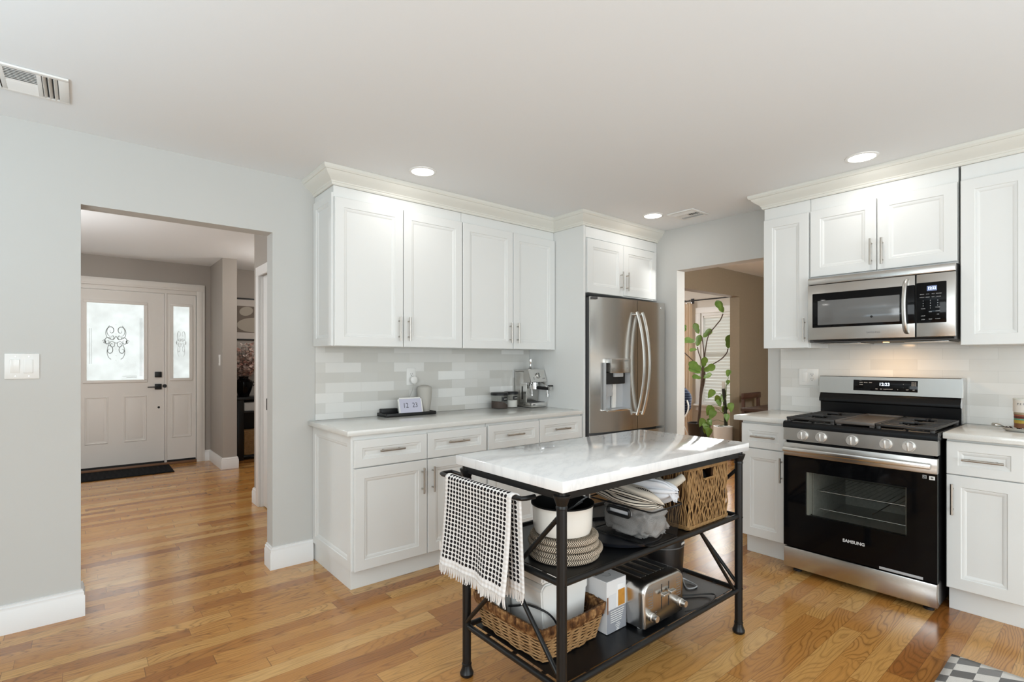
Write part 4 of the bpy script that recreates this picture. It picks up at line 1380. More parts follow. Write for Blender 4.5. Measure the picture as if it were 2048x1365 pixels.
M['lingrey'] = plain('linen_grey', (0.44, 0.42, 0.40), 0.9, spec=0.1, var=0.12, vscale=30, bump=0.1, bscale=700)
M['linwhite'] = plain('cotton_white', (0.70, 0.70, 0.72), 0.9, spec=0.1, var=0.06, vscale=30, bump=0.1, bscale=700)
g = G('knit_cream', 0.95, spec=0.1)
x, y, z = g.sep(g.co('UV'))
kn = g.mt('MULTIPLY', g.mt('SINE', g.mt('MULTIPLY', x, 190.0)), g.mt('SINE', g.mt('MULTIPLY', y, 95.0)))
g.set('Base Color', g.mix(g.mt('ADD', g.mt('MULTIPLY', kn, 0.5), 0.5), (0.44, 0.39, 0.32), (0.72, 0.67, 0.58)))
g.bump(kn, 0.6, 0.004)
M['knit'] = g.m
g = G('striped_cream_throw', 0.92, spec=0.1)
u, v, _ = g.sep(g.co('UV'))
bands = g.mt('MULTIPLY', g.mt('GREATER_THAN', u, 0.37), g.mt('LESS_THAN', u, 0.62))
sl = g.mt('LESS_THAN', g.mt('FRACT', g.mt('MULTIPLY', u, 30.0)), 0.36)
band2 = g.mt('MULTIPLY', g.mt('GREATER_THAN', u, 0.17), g.mt('LESS_THAN', u, 0.24))
dots = g.mt('LESS_THAN', g.mt('FRACT', g.mt('MULTIPLY', v, 34.0)), 0.5)
edge = g.mt('MULTIPLY', band2, g.mt('MAXIMUM', dots, g.mt('LESS_THAN', g.mt('FRACT', g.mt('MULTIPLY', u, 36.0)), 0.35)))
f = g.mt('MAXIMUM', g.mt('MULTIPLY', bands, sl), g.mt('MULTIPLY', edge, 1.0))
g.set('Base Color', g.mix(f, (0.62, 0.55, 0.46), (0.020, 0.018, 0.018)))
M['throw'] = g.m

b = MB(); b.grid(cloth_blob(1.786, 1.345, BZ0 + 0.068, 0.078, 0.126, 0.062, 5, 0.34, 3.4, power=0.5), 56, 36, cu=True)
tag(b.build('linen_bundle', M['lingrey'], sharp=180), 'crumpled grey linen seen through the black mesh bin', 'linen')


def fold(cx, cy, cz, length, width, thick, layers, rot, tilt, amp, seed):
    """A cloth folded back and forth: serpentine section swept along its width."""
    def fn(u, v):
        s = u * layers
        k = int(min(layers - 1, math.floor(s)))
        f = s - k
        dirn = 1 if k % 2 == 0 else -1
        e = min(1.0, max(0.0, f))
        xx = dirn * (e - 0.5) * length
        zz = k * thick + (thick * (0.5 - 0.5 * math.cos(PI * max(0, (f - 0.8) / 0.2))) if f > 0.8 and k < layers - 1 else 0)
        yy = (v - 0.5) * width
        nn = noise.noise(Vector((xx * 14 + seed, yy * 10, k * 0.7)))
        p = Vector((xx, yy, zz + nn * amp - 2.2 * xx * xx * (1.2 if k > 0 else 0.6)))
        p = Matrix.Rotation(tilt, 3, 'Y') @ p
        p = Matrix.Rotation(rot, 3, 'Z') @ p
        return (cx + p.x, cy + p.y, cz + p.z)
    return fn


def roll(cx, cy, cz, sx, sy, sz, n, amp, seed, rot=0.0, tilt=0.0, lean=0.0):
    """A gathered cloth: creases run along its length (local y), u goes round the section."""
    def fn(u, v):
        t = u * 2 * PI
        k = 2 * v - 1
        s = max(0.02, 1 - abs(k) ** 2.6) ** 0.5
        w = noise.noise(Vector((math.cos(t) * 1.3 + seed, math.sin(t) * 1.3, k * 1.1)))
        p = abs(math.sin(0.5 * n * t + seed + 1.6 * w + 0.5 * k))
        r = 1 - amp * (1 - p) ** 1.5 + 0.22 * w
        q = Vector((sx * s * r * math.cos(t), sy * k * (1 + 0.10 * math.sin(3 * t + seed)), sz * s * r * math.sin(t)))
        q.x += lean * q.z
        q = Matrix.Rotation(tilt, 3, 'X') @ q
        q = Matrix.Rotation(rot, 3, 'Z') @ q
        return (cx + q.x, cy + q.y, cz + q.z)
    return fn


b = MB(); b.grid(roll(1.735, 1.350, BZ0 + 0.168, 0.068, 0.150, 0.050, 7, 0.42, 2.0, rot=0.16, tilt=0.10), 110, 40, cu=True, uv=True)
o = b.build('folded_throw', M['throw'], label='cream throw with black stripes gathered on the left of the mesh bin', cat='throw', sharp=180)
b = MB(); b.grid(roll(1.826, 1.325, BZ0 + 0.182, 0.046, 0.128, 0.060, 8, 0.45, 5.3, rot=0.30, tilt=-0.04, lean=-0.25), 100, 40, cu=True, uv=True)
tc = b.build('white_cloth', M['linwhite'], label='rumpled white cotton cloth with frayed edge in the mesh bin', cat='cloth', sharp=180)
b = MB()
for i in range(30):
    t = i / 29
    px, py, pz = 1.838 + 0.066 * t, 1.206 + 0.02 * t, BZ0 + 0.172 + 0.010 * math.sin(t * 9)
    b.tube([(px, py + 0.01, pz + 0.012), (px + rr.uniform(-.006, .008), py - 0.006, pz - 0.004), (px + rr.uniform(-.008, .010), py - 0.010, pz - 0.022)], [0.0034, 0.0028, 0.0014], 5)
b.build('fringe', M['linwhite'], tc)
b = MB(); b.grid(cloth_blob(1.6875, 1.345, BZ0 + 0.110, 0.004, 0.055, 0.022, 7, 0.15, 2.0), 24, 16, cu=True)
tag(b.build('white_napkin', M['linwhite'], sharp=180), 'white napkin showing through the oval hand grip of the mesh bin', 'napkin')
# knitted mitt with a hanging loop
mi = thing('knitted_mitt', 'cream knitted mitt poking out of the mesh bin toward the tall basket', 'mitt', (1.90, 1.36, BZ0 + 0.18))
b = MB(); b.grid(cloth_blob(1.885, 1.372, BZ0 + 0.186, 0.070, 0.105, 0.052, 9, 0.12, 2.0, rot=-0.25, tilt=0.12), 44, 30, cu=True, uv=True)
b.build('mitt_body', M['knit'], mi, sharp=180)
b = MB(); b.tube(bez([(1.915, 1.29, BZ0 + 0.185), (1.945, 1.255, BZ0 + 0.205), (1.962, 1.235, BZ0 + 0.226), (1.966, 1.228, BZ0 + 0.232)], 12), [0.030, 0.028, 0.024, 0.021, 0.019, 0.018, 0.0175, 0.017, 0.017, 0.0165, 0.016, 0.013, 0.006][:13], 12)
b.build('mitt_thumb', M['knit'], mi, sharp=180)

# ------------------------------------------------------------------ wicker
g = G('wicker_tan', 0.6, spec=0.3)
nz = g.noise(g.co(), 26.0, 3)
nz2 = g.noise(g.co(), 160.0, 2)
g.set('Base Color', g.mix(nz2, g.mix(nz, (0.13, 0.060, 0.020), (0.42, 0.245, 0.095)), g.mix(nz, (0.22, 0.115, 0.04), (0.50, 0.31, 0.135))))
M['wicker'] = g.m
g = G('wicker_amber', 0.55, spec=0.3)
nz = g.noise(g.co(), 30.0, 3); nz2 = g.noise(g.co(), 180.0, 2)
g.set('Base Color', g.mix(nz2, g.mix(nz, (0.16, 0.068, 0.022), (0.44, 0.25, 0.105)), g.mix(nz, (0.28, 0.14, 0.05), (0.56, 0.36, 0.175))))
M['wicker2'] = g.m
M['wickerdark'] = plain('wicker_dark', (0.060, 0.028, 0.012), 0.7, spec=0.2, var=0.5, vscale=60)
g = G('wicker_banded_rim', 0.6, spec=0.25)
nz = g.noise(g.co(), 45.0, 3)
g.set('Base Color', g.ramp(nz, [(0.3, (0.055, 0.022, 0.009)), (0.5, (0.16, 0.07, 0.024)), (0.7, (0.42, 0.24, 0.10))]))
M['wickerrim'] = g.m

TB = thing('tall_wicker_basket', 'tall square brown wicker basket beside the cart\'s end legs', 'basket', (2.155, 1.40, S1 + 0.002))
tx0, tx1, ty0, ty1, tz0, tz1 = 1.998, 2.318, 1.226, 1.560, S1 + 0.004, S1 + 0.270
b = MB()
t = 0.006
for q in ((tx0 + t, tx0 + 2 * t, ty0 + t, ty1 - t), (tx1 - 2 * t, tx1 - t, ty0 + t, ty1 - t), (tx0 + t, tx1 - t, ty1 - 2 * t, ty1 - t)):
    b.box(*q, tz0, tz1 - 0.01)
b.box(tx0 + t, tx1 - t, ty0 + t, ty1 - t, tz0, tz0 + 0.01)
gx0, gx1, gz0 = 2.118, 2.200, tz1 - 0.062
b.box(tx0 + t, gx0, ty0 + t, ty0 + 2 * t, tz0, tz1 - 0.01); b.box(gx1, tx1 - t, ty0 + t, ty0 + 2 * t, tz0, tz1 - 0.01)
b.box(gx0, gx1, ty0 + t, ty0 + 2 * t, tz0, gz0)
b.build('basket_core', M['wickerdark'], TB)
b = MB()
rw = random.Random(11)


def strand_v(px, py, nx, ny, z0, z1, r):
    n = 11
    ph = rw.uniform(0, 6.28)
    pts = []
    for i in range(n + 1):
        z = z0 + (z1 - z0) * i / n
        bulge = 0.004 * math.sin(PI * (z - tz0) / (tz1 - tz0))
        o = 0.0045 * math.sin(i * 1.65 + ph) + 0.0015 * rw.uniform(-1, 1)
        l = 0.0035 * math.sin(i * 0.9 + ph) + rw.uniform(-0.0012, 0.0012)
        pts.append((px + nx * (o + bulge) + ny * l, py + ny * (o + bulge) + nx * l, z))
    b.tube(pts, [r * rw.uniform(0.8, 1.2) for _ in pts], 5)


n = 40
for i in range(n + 1):
    px = tx0 + (tx1 - tx0) * i / n
    inhole = gx0 - 0.002 < px < gx1 + 0.002
    strand_v(px, ty0 + 0.003, 0, -1, tz0 + 0.003, gz0 if inhole else tz1 - 0.004, 0.0029)
    strand_v(px, ty1 - 0.003, 0, 1, tz0 + 0.003, tz1 - 0.004, 0.0029)
for i in range(n):
    py = ty0 + (ty1 - ty0) * i / n
    strand_v(tx0 + 0.003, py, -1, 0, tz0 + 0.003, tz1 - 0.004, 0.0029)
    strand_v(tx1 - 0.003, py, 1, 0, tz0 + 0.003, tz1 - 0.004, 0.0029)
for z in (tz0 + 0.006, tz1 - 0.004, tz0 + 0.012, tz1 - 0.010):
    for k in range(2):
        pts = []
        m = 40
        per = [(tx0, ty0), (tx1, ty0), (tx1, ty1), (tx0, ty1)]
        for s in range(4):
            a, c = per[s], per[(s + 1) % 4]
            for i in range(m):
                f = i / m
                ph = (s * m + i) * 0.9 + k * PI
                wv = 0.003 * math.sin(ph)
                nx, ny = ((0, -1), (1, 0), (0, 1), (-1, 0))[s]
                pts.append((a[0] + (c[0] - a[0]) * f + nx * (0.003 + 0.4 * wv), a[1] + (c[1] - a[1]) * f + ny * (0.003 + 0.4 * wv), z + wv))
        b.tube(pts, 0.0042, 5, closed=True)
b.build('woven_strands', M['wicker'], TB)
b = MB()
for k in range(3):
    b.tube([(gx0 + (gx1 - gx0) * i / 10, ty0 - 0.002 + 0.002 * math.sin(i + k * 2), gz0 + 0.003 * math.cos(i * 1.4 + k * 2)) for i in range(11)], 0.004, 5)
b.build('hand_hole_edge', M['wicker'], TB)
b = MB(); b.grid(cloth_blob(2.158, 1.33, tz1 - 0.085, 0.10, 0.08, 0.05, 4, 0.25, 3.0), 24, 16, cu=True)
tag(b.build('dark_packet', M['blackplastic'], sharp=60), 'dark glossy packet glimpsed through the tall basket\'s hand hole', 'packet')

# low tapered basket on the lower shelf
LB = thing('low_wicker_basket', 'low tapered wicker basket with dark rim holding the white appliance', 'basket', (1.43, 1.55, S2 + 0.002))
lx0, lx1, ly0, ly1, lz0, lz1 = 1.262, 1.545, 1.352, 1.706, S2 + 0.004, S2 + 0.136
FL = 0.027


def lb_per(k, m=26, out=0.0):
    e = FL * k + out
    per = [(lx0 - e, ly0 - e * 0.9), (lx1 + e, ly0 - e * 0.9), (lx1 + e, ly1 + e * 0.9), (lx0 - e, ly1 + e * 0.9)]
    pts = []
    for s in range(4):
        a, c = per[s], per[(s + 1) % 4]
        for i in range(m):
            f = i / m
            bl = 0.010 * math.sin(PI * f)
            nx, ny = ((0, -1), (1, 0), (0, 1), (-1, 0))[s]
            pts.append((a[0] + (c[0] - a[0]) * f + nx * bl, a[1] + (c[1] - a[1]) * f + ny * bl, nx, ny))
    return pts


b = MB()
pr0, pr1 = lb_per(0, out=-0.006), lb_per(1, out=-0.006)
N4 = len(pr0)
for i in range(N4):
    j = (i + 1) % N4
    b._new([(pr0[i][0], pr0[i][1], lz0), (pr0[j][0], pr0[j][1], lz0), (pr1[j][0], pr1[j][1], lz1 - 0.004), (pr1[i][0], pr1[i][1], lz1 - 0.004)], [(0, 1, 2, 3)])
b._new([(p[0], p[1], lz0 + 0.001) for p in pr0], [tuple(range(N4))])
o = b.build('basket_core', M['wickerdark'], LB)
m_ = o.modifiers.new('thickness', 'SOLIDIFY'); m_.thickness = 0.004; m_.offset = -1
b = MB()
nr = 15
zr = lz1 - 0.040
for r_ in range(nr):
    k = (r_ / nr) * 0.72
    z = lz0 + 0.004 + (zr - lz0) * r_ / nr
    pts = []
    pr = lb_per(k)
    for i, p in enumerate(pr):
        wv = math.sin(i * 0.82 + (r_ % 2) * PI + 0.2 * math.sin(i * 0.3))
        pts.append((p[0] + p[2] * 0.0042 * wv, p[1] + p[3] * 0.0042 * wv, z + 0.0014 * math.sin(i * 1.9 + r_)))
    b.tube(pts, [0.0031 * rw.uniform(0.75, 1.25) for _ in pts], 5, closed=True)
b.build('woven_strands', M['wicker2'], LB)
b = MB()
m = 60
pa, pc = lb_per(0.72, m), lb_per(1.0, m)
for i in range(len(pa)):
    p, q = pa[i], pc[i]
    j = 0.003 * rw.uniform(-1, 1)
    b.tube([(p[0], p[1], zr - 0.002), ((p[0] + q[0]) / 2 + p[2] * 0.006 + j, (p[1] + q[1]) / 2 + p[3] * 0.006 + j, (zr + lz1) / 2), (q[0] + q[2] * 0.002, q[1] + q[3] * 0.002, lz1 + 0.003 * rw.uniform(-0.5, 1)), (q[0] - q[2] * 0.006, q[1] - q[3] * 0.006, lz1 - 0.003), (q[0] - q[2] * 0.009, q[1] - q[3] * 0.009, zr)], [0.0042 * rw.uniform(0.8, 1.3)] * 5, 5)
b.build('wrapped_rim', M['wickerrim'], LB)

# white appliance in the low basket
AP = thing('bread_maker', 'white boxy countertop appliance sitting in the low wicker basket', 'appliance', (1.44, 1.56, S2 + 0.012))
b = MB()
b.prism([(1.318, S2 + 0.02), (1.562, S2 + 0.02), (1.592, S2 + 0.225), (1.572, S2 + 0.245), (1.320, S2 + 0.245), (1.300, S2 + 0.225)], 1.405, 1.690, 'Y')
bmesh.ops.bevel(b.bm, geom=list(b.bm.edges), offset=0.006, segments=2, affect='EDGES')
b.build('housing', M['whiteplastic'], AP)
b = MB()
b.prism([(1.300, S2 + 0.249), (1.592, S2 + 0.249), (1.580, S2 + 0.300), (1.312, S2 + 0.300)], 1.402, 1.693, 'Y')
bmesh.ops.bevel(b.bm, geom=list(b.bm.edges), offset=0.008, segments=2, affect='EDGES')
b.build('lid', M['whiteplastic'], AP)
b = MB(); b.box(1.560, 1.612, 1.415, 1.50, S2 + 0.165, S2 + 0.255, 0.014, 3); b.build('latch', M['whiteplastic'], AP)
b = MB(); b.box(1.585, 1.614, 1.411, 1.417, S2 + 0.205, S2 + 0.235, 0.002); b.build('badge', M['greyplastic'], AP)
b = MB(); b.tube(bez([(1.290, 1.64, 0.300), (1.286, 1.60, 0.312), (1.284, 1.524, 0.342), (1.284, 1.482, 0.362), (1.290, 1.43, 0.368), (1.318, 1.394, 0.355), (1.352, 1.388, 0.325), (1.372, 1.384, 0.295)], 42), 0.0042, 8)
b.cyl((1.376, 1.383, 0.285), (1.370, 1.385, 0.303), 0.0065, seg=10)
b.build('power_cord', M['blackplastic'], AP)
CBX = thing('slotted_rack', 'grey and white slotted trays standing on edge in the low basket', 'tray', (1.30, 1.73, S2 + 0.012))
b = MB(); b.box(1.270, 1.292, 1.62, 1.715, S2 + 0.02, S2 + 0.262, 0.003)
for i in range(9): b.box(1.2655, 1.272, 1.628, 1.71, S2 + 0.05 + i * 0.022, S2 + 0.056 + i * 0.022)
b.build('white_tray', M['whiteplastic'], CBX)
b = MB(); b.box(1.295, 1.312, 1.58, 1.715, S2 + 0.02, S2 + 0.255, 0.003); b.build('grey_tray', plain('tray_stone_grey', (0.20, 0.195, 0.18), 0.6), CBX)
CBX.location.x -= 0.010
AP.scale = (0.86, 1, 1); AP.location.x -= 0.014

# boxed glassware
g_ = thing('product_box', 'small white and grey cardboard box with glassware printed, beside the toaster', 'box', (1.636, 1.40, S2 + 0.002))
zb0 = S2 + 0.003
b = MB(); b.box(1.566, 1.708, 1.328, 1.472, zb0, zb0 + 0.206, 0.0015, 1); b.build('carton', plain('carton_white', (0.74, 0.735, 0.735), 0.5), g_)
b = MB(); b.box(1.567, 1.7075, 1.3272, 1.3282, zb0 + 0.001, zb0 + 0.092); b.build('grey_panel', plain('carton_grey', (0.27, 0.275, 0.30), 0.5), g_)
b = MB(); b.box(1.643, 1.699, 1.3268, 1.3282, zb0 + 0.094, zb0 + 0.182, 0.0002); b.build('picture_mug', plain('carton_pale', (0.80, 0.80, 0.80), 0.4), g_)
b = MB(); b.box(1.646, 1.696, 1.3262, 1.3272, zb0 + 0.096, zb0 + 0.160); b.build('picture_tea', plain('carton_amber', (0.50, 0.225, 0.03), 0.4, var=0.3, vscale=40), g_)
b = MB(); b.box(1.585, 1.632, 1.3268, 1.3276, zb0 + 0.094, zb0 + 0.150); b.build('picture_glass', plain('carton_mist', (0.66, 0.67, 0.69), 0.4), g_)
b = MB(); b.box(1.567, 1.576, 1.3268, 1.3276, zb0 + 0.080, zb0 + 0.146); b.build('picture_edge', plain('carton_brown', (0.20, 0.09, 0.045), 0.4), g_)
b = MB()
for i in range(6): b.box(1.592, 1.692 - 0.004 * i, 1.3266, 1.3273, zb0 + 0.082 - i * 0.0085, zb0 + 0.0845 - i * 0.0085)
for i, w in enumerate((0.026, 0.038, 0.030, 0.020)): b.box(1.648 - w / 2 - 0.003, 1.648 + w / 2 - 0.003, 1.3266, 1.3273, zb0 + 0.030 - i * 0.007, zb0 + 0.032 - i * 0.007)
b.box(1.634, 1.656, 1.3266, 1.3273, zb0 + 0.003, zb0 + 0.006)
b.build('print_lines', M['whiteplastic'], g_)
b = MB(); b.box(1.585, 1.650, 1.400, 1.455, zb0 + 0.2055, zb0 + 0.2065); b.build('dark_label', plain('carton_charcoal', (0.06, 0.06, 0.062), 0.5), g_)
b = MB(); b.tube(arc((1.636, 1.385, zb0 + 0.2066), 0.022, PI, 2 * PI, 14, 'XY'), 0.0008, 4); b.build('printed_arc', M['glyphdark'], g_)
b = MB()
pts = [(1.5655, 1.372, zb0 + 0.135), (1.5655, 1.345, zb0 + 0.125), (1.5655, 1.343, zb0 + 0.085), (1.5655, 1.368, zb0 + 0.050), (1.5655, 1.40, zb0 + 0.045)]
b.tube(bez(pts, 24), 0.0016, 5)
b.build('line_drawing', plain('print_slate', (0.10, 0.11, 0.13), 0.5), g_)
g_.scale = (0.84, 1, 1); g_.location.x += 0.006

# ------------------------------------------------------------------ toaster
T = thing('toaster', 'stainless four-slot toaster with two levers and two dials', 'toaster', (1.845, 1.40, S2 + 0.002))
ax0, ax1, ay0, ay1, az0, az1 = 1.700, 1.985, 1.236, 1.545, S2 + 0.016, S2 + 0.196


def rbox(b, x0, x1, y0, y1, z0, z1, r, bev=0.004):
    b.box(x0, x1, y0, y1, z0, z1)
    return b


prof = []
r = 0.045
for cx, cz, a0 in ((ax1 - r, az1 - r, 0), (ax0 + r, az1 - r, PI / 2)):
    for i in range(9):
        a = a0 + PI / 2 * i / 8
        prof.append((cx + r * math.cos(a), cz + r * math.sin(a)))
prof += [(ax0 + 0.006, az0), (ax1 - 0.006, az0)]
b = MB(); b.prism(prof, ay0 + 0.03, ay1, 'Y')
b.build('shell', M['steel'], T)
b = MB()
ins = [(ax0 + (p[0] - ax0) * 0.965 + 0.0175 * (ax1 - ax0) , az0 + (p[1] - az0) * 0.975) for p in prof]
n = len(prof)
lay = []
for i in range(7):
    a = PI / 2 * i / 6
    k = 1 - math.cos(a)
    y = ay0 + 0.030 - 0.026 * math.sin(a)
    lay.append([(ax0 + 0.5 * (ax1 - ax0) + (p[0] - (ax0 + ax1) / 2) * (1 - 0.075 * k), y, az0 + 0.003 * k + (p[1] - az0) * (1 - 0.075 * k)) for p in prof])
v = [q for l in lay for q in l]
f = [(i * n + k, i * n + (k + 1) % n, (i + 1) * n + (k + 1) % n, (i + 1) * n + k) for i in range(6) for k in range(n)] + [tuple(range(6 * n, 7 * n))]
b._new(v, f)
b.build('front_panel', M['steel'], T, sharp=50)
fy = ay0 + 0.004
cxm = (ax0 + ax1) / 2
b = MB()
for i in range(4):
    xx = ax0 + 0.052 + i * 0.052
    b.box(xx, xx + 0.030, ay0 + 0.055, ay1 - 0.03, az1 - 0.004, az1 + 0.0008)
b.build('bread_slots', M['slot'], T)
b = MB()
for i in range(4):
    xx = ax0 + 0.052 + i * 0.052
    for k in range(7): b.cyl((xx + 0.004, ay0 + 0.07 + k * 0.033, az1 - 0.0005), (xx + 0.026, ay0 + 0.07 + k * 0.033, az1 - 0.0005), 0.0012, seg=5)
    b.box(xx - 0.002, xx, ay0 + 0.055, ay1 - 0.03, az1 - 0.001, az1 + 0.0018); b.box(xx + 0.030, xx + 0.032, ay0 + 0.055, ay1 - 0.03, az1 - 0.001, az1 + 0.0018)
b.build('slot_guides', M['steelbright'], T)
for sx in (-0.022, 0.028):
    b = MB(); b.box(cxm + sx - 0.0022, cxm + sx + 0.0022, fy - 0.0008, fy + 0.004, az0 + 0.052, az0 + 0.152); b.build('lever_track', M['slot'], T)
    zz = az0 + 0.117
    b = MB(); b.box(cxm + sx - 0.004 - 0.016, cxm + sx + 0.018, fy - 0.026, fy - 0.008, zz - 0.006, zz + 0.006, 0.003); b.box(cxm + sx - 0.003, cxm + sx + 0.003, fy - 0.012, fy + 0.002, zz - 0.004, zz + 0.004)
    b.build('lever', M['alu'], T)
for sx in (-0.098, 0.104):
    b = MB(); b.lathe([(0, 0.034), (0.0125, 0.034), (0.0135, 0.031), (0.0135, 0.014), (0.0175, 0.012), (0.0175, 0.0)], (cxm + sx, fy, az0 + 0.044), 24, 'Y')
    b.build('dial', M['alu'], T, sharp=30)
b = MB()
for s in (-1, 1):
    for i in range(8):
        b.box(cxm + s * 0.098 - 0.013, cxm + s * 0.098 + 0.013, fy - 0.0005, fy + 0.002, az0 + 0.074 + i * 0.0105, az0 + 0.0758 + i * 0.0105)
    b.box(cxm + s * 0.098 + 0.0155, cxm + s * 0.098 + 0.0168, fy - 0.0005, fy + 0.002, az0 + 0.074, az0 + 0.15)
for i in range(4): b.box(cxm - 0.068, cxm - 0.055, fy - 0.0005, fy + 0.002, az0 + 0.022 + i * 0.0095, az0 + 0.0235 + i * 0.0095)
b.build('scale_marks', M['glyphdark'], T)
for px in (ax0 + 0.035, ax1 - 0.035):
    for py in (ay0 + 0.05, ay1 - 0.04): MB().cyl((px, py, S2 + 0.002), (px, py, az0 + 0.002), 0.010, 0.012).build('foot', M['whiteplastic'] if py < 1.4 else M['blackplastic'], T)
b = MB(); b.tube(bez([(1.975, 1.54, S2 + 0.05), (2.02, 1.48, S2 + 0.012), (2.10, 1.34, S2 + 0.008), (2.20, 1.27, S2 + 0.008), (2.215, 1.225, S2 + 0.016), (2.14, 1.200, S2 + 0.018), (2.02, 1.205, S2 + 0.018), (1.98, 1.235, S2 + 0.008)], 44), 0.0033, 8)
b.build('power_cord', M['blackplastic'], T)
# black tumbler-shaped appliance behind the toaster
K = thing('air_fryer', 'black cylindrical appliance standing on the lower shelf behind the toaster', 'appliance', (2.17, 1.47, S2 + 0.002))
b = MB(); b.lathe([(0, S2 + 0.003), (0.086, S2 + 0.003), (0.094, S2 + 0.012), (0.102, S2 + 0.12), (0.106, S2 + 0.20), (0.104, S2 + 0.275), (0.096, S2 + 0.29), (0.0, S2 + 0.292)], (2.168, 1.478, 0), 44)
b.build('housing', plain('appliance_black', (0.012, 0.011, 0.011), 0.30), K)
b = MB(); b.lathe([(0.1065, S2 + 0.196), (0.1075, S2 + 0.199), (0.1065, S2 + 0.202)], (2.168, 1.478, 0), 44); b.build('seam_ring', M['darkgrey'], K)
b = MB(Matrix.Translation((2.168, 1.478, 0)) @ Matrix.Rotation(0.20, 4, 'Z')); b.box(-0.018, 0.018, -0.1085, -0.1055, S2 + 0.212, S2 + 0.222, 0.001); b.build('badge', M['whiteplastic'], K)
b = MB(); b.tube(bez([(2.235, 1.43, S2 + 0.03), (2.27, 1.40, S2 + 0.010), (2.255, 1.34, S2 + 0.006), (2.20, 1.36, S2 + 0.006), (2.30, 1.45, S2 + 0.006)], 30), 0.003, 7); b.build('power_cord', M['greyplastic'], K)

# ================================================================== things on the coffee counter
CT = 0.9005
TR = MB()
TR.box(1.580, 1.975, 3.245, 3.384, CT, CT + 0.006, 0.002)
for q in ((1.580, 1.588, 3.245, 3.384), (1.967, 1.975, 3.245, 3.384), (1.588, 1.967, 3.245, 3.253), (1.588, 1.967, 3.376, 3.384)): TR.box(*q, CT, CT + 0.022, 0.0015)
tag(TR.build('serving_tray', M['blackplastic']), 'low black rectangular tray under the smart clock and speaker', 'tray')
b = MB(); b.box(1.592, 1.715, 3.335, 3.374, CT + 0.0075, CT + 0.050, 0.004)
for i in range(4): b.box(1.600, 1.700, 3.3345, 3.3355, CT + 0.016 + i * 0.008, CT + 0.018 + i * 0.008)
tag(b.build('black_box', M['blackplastic']), 'small black box at the left end of the tray behind the clock', 'box')

SD = thing('smart_display', 'small white smart clock display showing 12 23 on the black tray', 'clock', (1.785, 3.30, CT + 0.008))
tilt = math.radians(17)
MD = Matrix.Translation((1.785, 3.268, CT + 0.010)) @ Matrix.Rotation(math.radians(-3), 4, 'Z') @ Matrix.Rotation(-tilt, 4, 'X')
b = MB(MD); b.box(-0.091, 0.091, -0.006, 0.006, 0.0, 0.118)
es = [e for e in b.bm.edges if abs((MD.inverted().to_3x3() @ (e.verts[0].co - e.verts[1].co)).normalized().y) > 0.9]
bmesh.ops.bevel(b.bm, geom=es, offset=0.010, segments=5, affect='EDGES')
b.build('frame', M['whiteplastic'], SD)
b = MB(); b.prism([(3.288, CT + 0.008), (3.345, CT + 0.008), (3.330, CT + 0.05), (3.312, CT + 0.085)], 1.725, 1.845, 'X'); b.build('base', plain('display_base_grey', (0.55, 0.56, 0.60), 0.6), SD)
b = MB(MD); b.box(-0.082, 0.082, -0.0066, -0.0058, 0.009, 0.109)
b.build('screen', emit('display_lavender', (0.44, 0.455, 0.545), 0.95), SD)
dig = plain('digit_black', (0.012, 0.012, 0.018), 0.5)
MT = MD @ Matrix.Translation((0, -0.0068, 0.060)) @ Matrix.Rotation(PI / 2, 4, 'X')
text_mesh('12', 0.050, MT @ Matrix.Translation((-0.037, 0, 0)), 'digits', dig, SD, bold=-0.0002, sx=0.86)
text_mesh('23', 0.050, MT @ Matrix.Translation((0.034, 0, 0)), 'digits', dig, SD, bold=-0.0002, sx=0.86)

b = MB()
sp = [(0.0, CT + 0.0085), (0.030, CT + 0.0085), (0.036, CT + 0.012)]
for i in range(13):
    t = i / 12
    sp.append((0.037 + 0.016 * math.sin(t * 1.75), CT + 0.014 + 0.172 * t))
for i in range(1, 9):
    a = PI / 2 * i / 8
    sp.append((0.0527 * math.cos(a), CT + 0.186 + 0.022 * math.sin(a)))
b.lathe(sp, (1.924, 3.326, 0), 40)
tag(b.build('smart_speaker', plain('speaker_fabric', (0.50, 0.475, 0.43), 0.9, spec=0.15, bump=0.3, bscale=600)), 'tall rounded beige fabric speaker standing behind the white smart clock', 'speaker')

# outlet with charger
def outlet_holes(b, cx, cz, y):
    for s in (-1, 1): b.box(cx + s * 0.0065 - 0.001, cx + s * 0.0065 + 0.001, y, y + 0.002, cz, cz + 0.008)
    b.cyl((cx, y, cz - 0.007), (cx, y + 0.002, cz - 0.007), 0.0026, seg=10)


OX, OZ, OY = 1.846, 1.170, WY - 0.013
O = thing('wall_outlet', 'white wall outlet in the tile backsplash above the beige speaker', 'outlet', (OX, OY, OZ))
b = MB(); b.box(OX - 0.038, OX + 0.038, OY - 0.005, OY, OZ - 0.062, OZ + 0.062, 0.0025); b.build('cover_plate', M['whiteplastic'], O)
b = MB(); b.box(OX - 0.017, OX + 0.017, OY - 0.0075, OY - 0.003, OZ - 0.034, OZ + 0.034, 0.001); b.build('receptacle', M['whiteplastic'], O)
b = MB(); outlet_holes(b, OX, OZ + 0.016, OY - 0.0082); b.build('slots', M['slot'], O)
CG = thing('charger_plug', 'round white charger with cord plugged into the backsplash outlet', 'charger', (OX + 0.008, OY - 0.03, OZ - 0.025))
b = MB(); b.lathe([(0, 0.034), (0.020, 0.034), (0.027, 0.029), (0.029, 0.020), (0.027, 0.008), (0.020, 0.0)], (OX + 0.008, OY - 0.0078, OZ - 0.024), 28, 'Y'); b.build('plug_body', M['whiteplastic'], CG)
